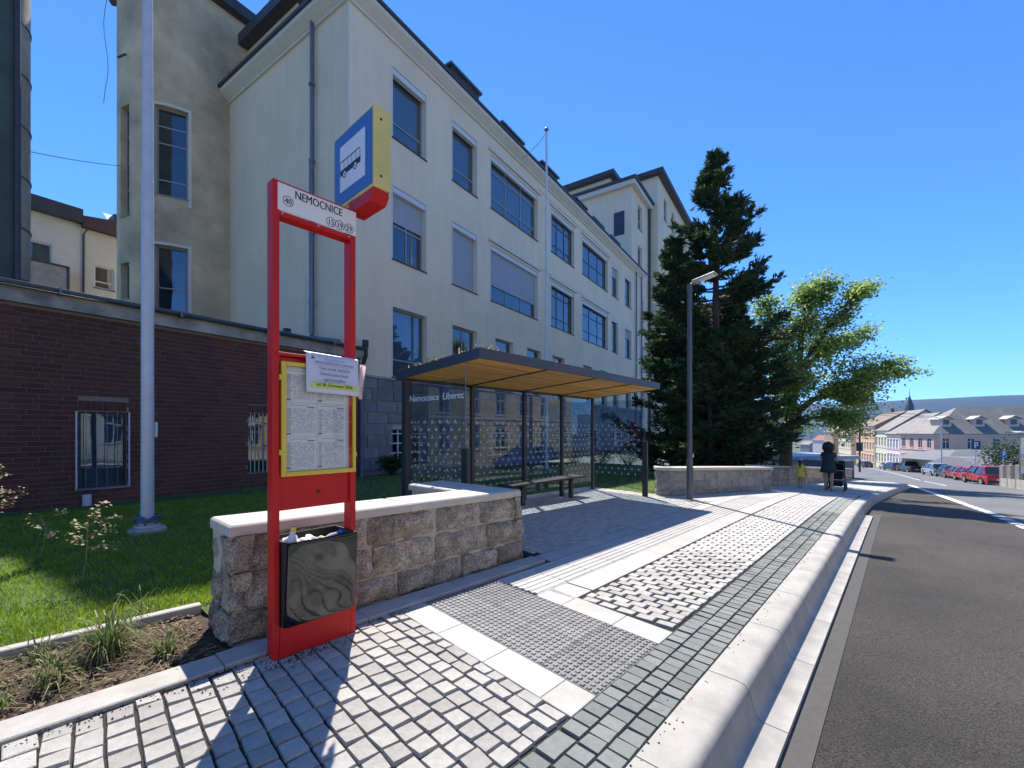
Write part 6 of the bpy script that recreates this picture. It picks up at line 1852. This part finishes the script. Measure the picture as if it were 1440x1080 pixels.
def woman():
    s, q = 18.7, 1.89; base = kw(s, q, zp(s, q))
    r = thing('person', base, KR - R(90), 'woman with big dark hair and dark teal dress pushing a pram along the pavement', 'person')
    # local: y forward (away from the camera), x right
    V = [(0, 0, .88), (0, .01, 1.02), (0, .02, 1.16), (0, .02, 1.30), (0, .02, 1.375), (0, .035, 1.43),
         (-.09, 0, .84), (-.095, .05, .46), (-.09, -.02, .085), (-.09, .10, .035),
         (.09, 0, .84), (.10, -.06, .47), (.10, -.16, .10), (.10, -.05, .035),
         (-.16, .02, 1.31), (-.21, .10, 1.08), (-.16, .33, 1.00),
         (.16, .02, 1.31), (.23, .10, 1.08), (.20, .33, 1.00)]
    E = [(0, 1), (1, 2), (2, 3), (3, 4), (4, 5), (0, 6), (6, 7), (7, 8), (8, 9), (0, 10), (10, 11), (11, 12), (12, 13), (3, 14), (14, 15), (15, 16), (3, 17), (17, 18), (18, 19)]
    Rd = [(.15, .11), (.125, .095), (.13, .10), (.135, .09), .052, .048, .088, .056, .036, .03, .088, .056, .036, .03, .056, .038, .026, .056, .038, .026]
    skin_body('body', V, E, Rd, SKIN, r, 0)
    head_mesh(r, (0, .05, 1.51), .098, SKIN, (0, 1, 0))
    hr = bmesh.new(); bmesh.ops.create_icosphere(hr, subdivisions=4, radius=1)
    for v in hr.verts:
        n_ = 1 + .16 * noise.noise(v.co * 5) + .08 * noise.noise(v.co * 14)
        p = v.co * n_; v.co = Vector((p.x * .175, p.y * .15 - .015, p.z * .185 + (-.03 if p.z < 0 else 0) + 1.53))
        if v.co.y > .08 and v.co.z < 1.56: v.co.y = .05
    me = bpy.data.meshes.new('hair'); hr.to_mesh(me); hr.free(); me.materials.append(mat('dark_hair', (.012, .009, .008), .55, .4, 30, .8, 60))
    o = bpy.data.objects.new('hair', me); COL.objects.link(o); o.parent = r
    dr = MB(); prof = [(.245, .215, .64), (.235, .20, .72), (.205, .16, .86), (.165, .125, 1.02), (.175, .13, 1.14), (.19, .13, 1.26), (.17, .11, 1.335), (.09, .08, 1.375)]
    n = 26; vs = []
    for i, (a, b, z) in enumerate(prof):
        for k in range(n):
            t = 6.28319 * k / n; w = 1 + (.05 * math.sin(k * 2.4) * max(0, 1 - i / 3))
            vs.append((a * math.cos(t) * w, .01 + b * math.sin(t) * w, z))
    dr.add(vs, [(i * n + k, i * n + (k + 1) % n, (i + 1) * n + (k + 1) % n, (i + 1) * n + k) for i in range(len(prof) - 1) for k in range(n)])
    o = dr.build('dress', mat('teal_dress', (.012, .035, .045), .85, .2, 12), r, smooth=True); o.modifiers.new('s', 'SOLIDIFY').thickness = .008
    sl = MB()
    for sg in (-1, 1): sl.tube([(sg * .14, .02, 1.325), (sg * .185, .05, 1.2)], [.066, .062], 12)
    sl.build('sleeve', mat('teal_dress', (.012, .035, .045)), r, smooth=True)
    for x in (-.16, .20): hand(r, (x, .33, 1.0), (0, 1, -.15), SKIN, .85)
    sh_ = MB()
    for x, y, z in ((-.09, .03, .0), (.10, -.12, .0)): sh_.hexa([(x - .042, y - .1, z), (x + .042, y - .1, z), (x + .045, y + .14, z), (x - .045, y + .14, z)], [(x - .035, y - .09, z + .03), (x + .035, y - .09, z + .03), (x + .035, y + .12, z + .025), (x - .035, y + .12, z + .025)])
    sh_.build('sandals', mat('tan_sandal', (.3, .18, .1), .7), r, bevel=.01)
woman()
def child():
    s, q = 18.75, 2.72; base = kw(s, q, zp(s, q))
    r = thing('person', base, KR - R(90), 'small child in yellow top and lilac cap trailing a hand along the wall', 'person')
    V = [(0, 0, .50), (0, .01, .60), (0, .01, .71), (0, .01, .80), (0, .01, .86), (0, .02, .90),
         (-.055, 0, .47), (-.06, .05, .26), (-.055, .0, .06), (-.055, .08, .028), (.055, 0, .47), (.06, -.03, .27), (.06, -.12, .075), (.06, -.05, .028),
         (-.10, .01, .80), (-.24, .08, .74), (-.42, .16, .73), (.10, .01, .80), (.15, -.02, .66), (.16, .06, .54)]
    E = [(0, 1), (1, 2), (2, 3), (3, 4), (4, 5), (0, 6), (6, 7), (7, 8), (8, 9), (0, 10), (10, 11), (11, 12), (12, 13), (3, 14), (14, 15), (15, 16), (3, 17), (17, 18), (18, 19)]
    Rd = [(.09, .075), (.085, .07), (.085, .07), (.085, .065), .036, .034, .056, .038, .026, .022, .056, .038, .026, .022, .038, .027, .02, .038, .027, .02]
    skin_body('body', V, E, Rd, SKIN, r, 0)
    head_mesh(r, (0, .03, .985), .078, SKIN, (0, 1, 0))
    dr = MB(); prof = [(.165, .145, .40), (.15, .13, .47), (.13, .105, .58), (.125, .10, .70), (.12, .09, .80), (.09, .07, .845), (.055, .05, .865)]; n = 22; vs = []
    for i, (a, b, z) in enumerate(prof):
        for k in range(n):
            t = 6.28319 * k / n; w = 1 + .06 * math.sin(k * 2.2) * max(0, 1 - i / 3); vs.append((a * math.cos(t) * w, .01 + b * math.sin(t) * w, z))
    dr.add(vs, [(i * n + k, i * n + (k + 1) % n, (i + 1) * n + (k + 1) % n, (i + 1) * n + k) for i in range(len(prof) - 1) for k in range(n)])
    YT = mat('yellow_cotton', (.72, .58, .08), .85, .1, 12)
    o = dr.build('dress', YT, r, smooth=True); o.modifiers.new('s', 'SOLIDIFY').thickness = .006
    sl = MB(); sl.tube([(-.085, .01, .815), (-.19, .055, .765)], [.05, .05], 12); sl.tube([(.085, .01, .815), (.135, -.005, .71)], [.05, .05], 12); sl.build('sleeve', YT, r, smooth=True)
    cp_ = MB(); cp_.lathe([(.083, 1.0), (.085, 1.03), (.075, 1.065), (.05, 1.09), (.01, 1.10)], 18, (0, .025, 0)); cp_.hexa([(-.06, .09, 1.0), (.06, .09, 1.0), (.05, .165, .99), (-.05, .165, .99)], [(-.06, .09, 1.012), (.06, .09, 1.012), (.05, .165, .998), (-.05, .165, .998)])
    cp_.build('cap', mat('lilac_cap', (.36, .30, .62), .8), r, smooth=True)
    h = MB(); h.tube([(0, -.06, 1.0), (0, -.095, .94), (0, -.10, .83), (0, -.09, .74)], [.035, .036, .028, .008], 10); h.lathe([(.02, .91), (.075, .93), (.08, 1.0)], 14, (0, .01, 0)); h.build('ponytail', mat('dark_hair', (.012, .009, .008)), r, smooth=True)
    hand(r, (-.42, .16, .73), (-1, .25, 0), SKIN, .6); hand(r, (.16, .06, .54), (.1, .4, -1), SKIN, .6)
    sh_ = MB()
    for x, y in ((-.055, .03), (.06, -.09)): sh_.hexa([(x - .03, y - .06, 0), (x + .03, y - .06, 0), (x + .032, y + .1, 0), (x - .032, y + .1, 0)], [(x - .025, y - .055, .05), (x + .025, y - .055, .05), (x + .025, y + .085, .03), (x - .025, y + .085, .03)])
    sh_.build('shoes', mat('pink_shoe', (.5, .25, .25), .7), r, bevel=.008)
child()
def pram():
    s, q = 19.35, 1.72; base = kw(s, q, zp(s, q))
    r = thing('pram', base, KR - R(90), 'black pram with folded hood pushed by the woman', 'pram')
    BK = mat('pram_fabric', (.012, .013, .016), .85, .3, 10)
    # local y forward
    b = MB(); b.hexa([(-.19, -.25, .42), (.19, -.25, .42), (.19, .40, .42), (-.19, .40, .42)], [(-.22, -.35, .74), (.22, -.35, .74), (.22, .48, .68), (-.22, .48, .68)]); b.build('carrycot', BK, r, bevel=.04)
    h = MB(); n = 8
    for i in range(n):
        a, c = math.pi * .5 * i / n, math.pi * .5 * (i + 1) / n
        pa, pc = [(y * 1.0, z) for y, z in ((.42 - .34 * math.sin(a) - .0, .70 + .36 * math.cos(a) * 0 + .36 * math.sin(a)), (.42 - .34 * math.sin(c), .70 + .36 * math.sin(c)))]
        h.poly((-.22, pa[0], pa[1]), (.22, pa[0], pa[1]), (.22, pc[0], pc[1]), (-.22, pc[0], pc[1]))
        for sg in (-1, 1): h.poly((sg * .22, .42, .70), (sg * .22, pa[0], pa[1]), (sg * .22, pc[0], pc[1]))
    h.build('hood', BK, r)
    f = MB()
    for sg in (-1, 1):
        f.tube([(sg * .24, .42, .16), (sg * .24, .05, .45), (sg * .24, -.45, .95), (sg * .24, -.52, 1.0)], .014, 8); f.tube([(sg * .24, -.28, .15), (sg * .24, .15, .5)], .014, 8)
    f.tube([(-.24, -.52, 1.0), (.24, -.52, 1.0)], .018, 8); f.build('frame', ANTH, r)
    bk = MB(); bk.box(-.18, .18, -.22, .34, .17, .34); bk.build('basket', BK, r, bevel=.02)
    for sg in (-1, 1):
        for y, rr in ((-.28, .15), (.42, .12)):
            w = MB(); w.tube([(sg * .25 - .02, y, rr), (sg * .25 + .02, y, rr)], rr, 18); w = w.build('wheel', RUBBER, r); hb = MB(); hb.tube([(sg * .25 - .024, y, rr), (sg * .25 + .024, y, rr)], rr * .45, 12); hb.build('hub', ANTH, w)
pram()

# ================================================================== STREET FURNITURE FURTHER OFF
def traffic_sign(px, d, h, label, w=.6, bl=BLUE):
    p = gpos(px, d); r = thing('road_sign', p, R(0), label, 'road sign')
    m = MB(); m.tube([(0, 0, 0), (0, 0, h)], .035, 8); m.build('pole', STEEL, r)
    m = MB(); m.box(-w / 2, w / 2, -.06, -.04, h - w, h); pl_ = m.build('plate', bl, r)
    m = MB(); m.box(-w * .2, -w * .08, -.066, -.061, h - w * .85, h - w * .15); m.box(-w * .08, w * .2, -.066, -.061, h - w * .3, h - w * .15); m.box(w * .1, w * .2, -.066, -.061, h - w * .5, h - w * .3); m.box(-w * .08, w * .2, -.066, -.061, h - w * .6, h - w * .5); m.build('letter', WHITE, pl_)
traffic_sign(1372, 50, 4.4, 'dark blue parking sign on a post beside the red sport utility car', 1.0, mat('dark_blue', (.02, .04, .12), .5))
traffic_sign(1411, 40, 3.1, 'bright blue square parking sign above the fence', .62)
def fence():
    P = [kw(s, -6.3 + .01 * (s - 40), zs(s) - .2) for s in (38, 41, 44, 47, 50, 53)]
    r = thing('fence', P[0], 0, 'concrete wall with pale posts and dark slatted fence beside the parked cars', 'fence')
    loc = [p - P[0] for p in P]
    m = MB()
    for a, b in zip(loc, loc[1:]): m.bar(a + Vector((0, 0, .25)), b + Vector((0, 0, .25)), .25, .9)
    m.build('base_wall', CONC, r)
    for p in loc:
        m = MB(); m.box(p.x - .13, p.x + .13, p.y - .13, p.y + .13, p.z, p.z + 1.75); m.build('post', CAP, r)
    for a, b in zip(loc, loc[1:]):
        for z in (.85, 1.05, 1.25, 1.45, 1.62):
            m = MB(); m.bar(a + Vector((0, 0, z)), b + Vector((0, 0, z)), .03, .11); m.build('slat', DWOOD, r)
fence()
def tram_pole():
    p = gpos(1209, 62); r = thing('utility_pole', p, R(40), 'dark utility pole with long arm and hanging box down the street', 'pole')
    m = MB(); m.tube([(0, 0, 0), (0, 0, 8.6)], [.13, .09], 10); m.build('shaft', DARKROOF, r)
    m = MB(); m.tube([(0, 0, 8.2), (3.0, -2.6, 8.35), (6.0, -5.2, 8.3)], .04, 6); m.build('arm', DARKROOF, r)
    m = MB(); m.lathe([(.02, 8.6), (.3, 8.65), (.32, 8.95), (.05, 9.1)], 10); m.build('lamp_head', DARKROOF, r)
    m = MB(); m.box(-.5, .35, -.3, .3, 3.0, 4.2); m.build('hanging_box', DARKROOF, r)
    p = gpos(1324, 60); r = thing('street_lamp', p, R(120), 'thin street lamp with curved arm in front of the pink house', 'street lamp')
    m = MB(); m.tube([(0, 0, 0), (0, 0, 7.2), (.25, 0, 7.9), (1.0, 0, 8.2), (1.9, 0, 8.25)], [.09, .06, .05, .045, .04], 8); m.build('mast', STEEL, r)
    m = MB(); m.box(1.8, 2.5, -.12, .12, 8.18, 8.3); m.build('luminaire', STEEL, r)
    p = gpos(1444, 20); r = thing('bus_stop_flag', p, R(-10), 'white and yellow bus stop panel under a small roof at the far pavement', 'bus stop sign')
    m = MB(); m.tube([(.45, .05, 0), (.45, .05, 3.0)], .04, 8); m.build('pole', STEEL, r)
    m = MB(); m.box(-.28, .9, -.05, .03, 1.1, 2.75); b = m.build('panel', WHITE, r)
    m = MB(); m.box(-.27, .89, -.056, -.051, 1.45, 1.75); m.build('yellow_band', YELP, b); m = MB(); m.box(-.27, .89, -.056, -.051, 1.8, 2.0); m.build('lilac_band', mat('lilac', (.45, .45, .7), .5), b)
    m = MB(); m.box(-.55, 1.2, -.4, .4, 2.95, 3.05); m.build('canopy', WHITE, r, bevel=.03)
tram_pole()
# overhead wire across the street
m = MB(); A = gpos(1209, 62) + Vector((0, 0, 8.4)); B_ = gpos(1324, 60) + Vector((0, 0, 7.9))
m.tube([A + (B_ - A) * t + Vector((0, 0, -.5 * t * (1 - t))) for t in frange(0, 1, 10)], .022, 5); tag(m.build('overhead_cable', DARKROOF), 'dark wire spanning the lower street between pole and street lamp', 'cable')

# ================================================================== HAZE
hz = MB(); hz.box(-5900, 5900, -5900, 5900, -75, 520)
hz = hz.build('haze'); hz['kind'] = 'stuff'; hz['label'] = 'thin bluish summer haze over the valley'
hm = bpy.data.materials.new('haze_air'); hm.use_nodes = True
hn = hm.node_tree; hn.nodes.remove(hn.nodes['Principled BSDF'])
pv = hn.nodes.new('ShaderNodeVolumePrincipled'); pv.inputs['Color'].default_value = (.30, .55, 1.0, 1); pv.inputs['Density'].default_value = .00009; pv.inputs['Anisotropy'].default_value = .2
hn.links.new(pv.outputs[0], hn.nodes['Material Output'].inputs['Volume'])
hz.data.materials.append(hm)
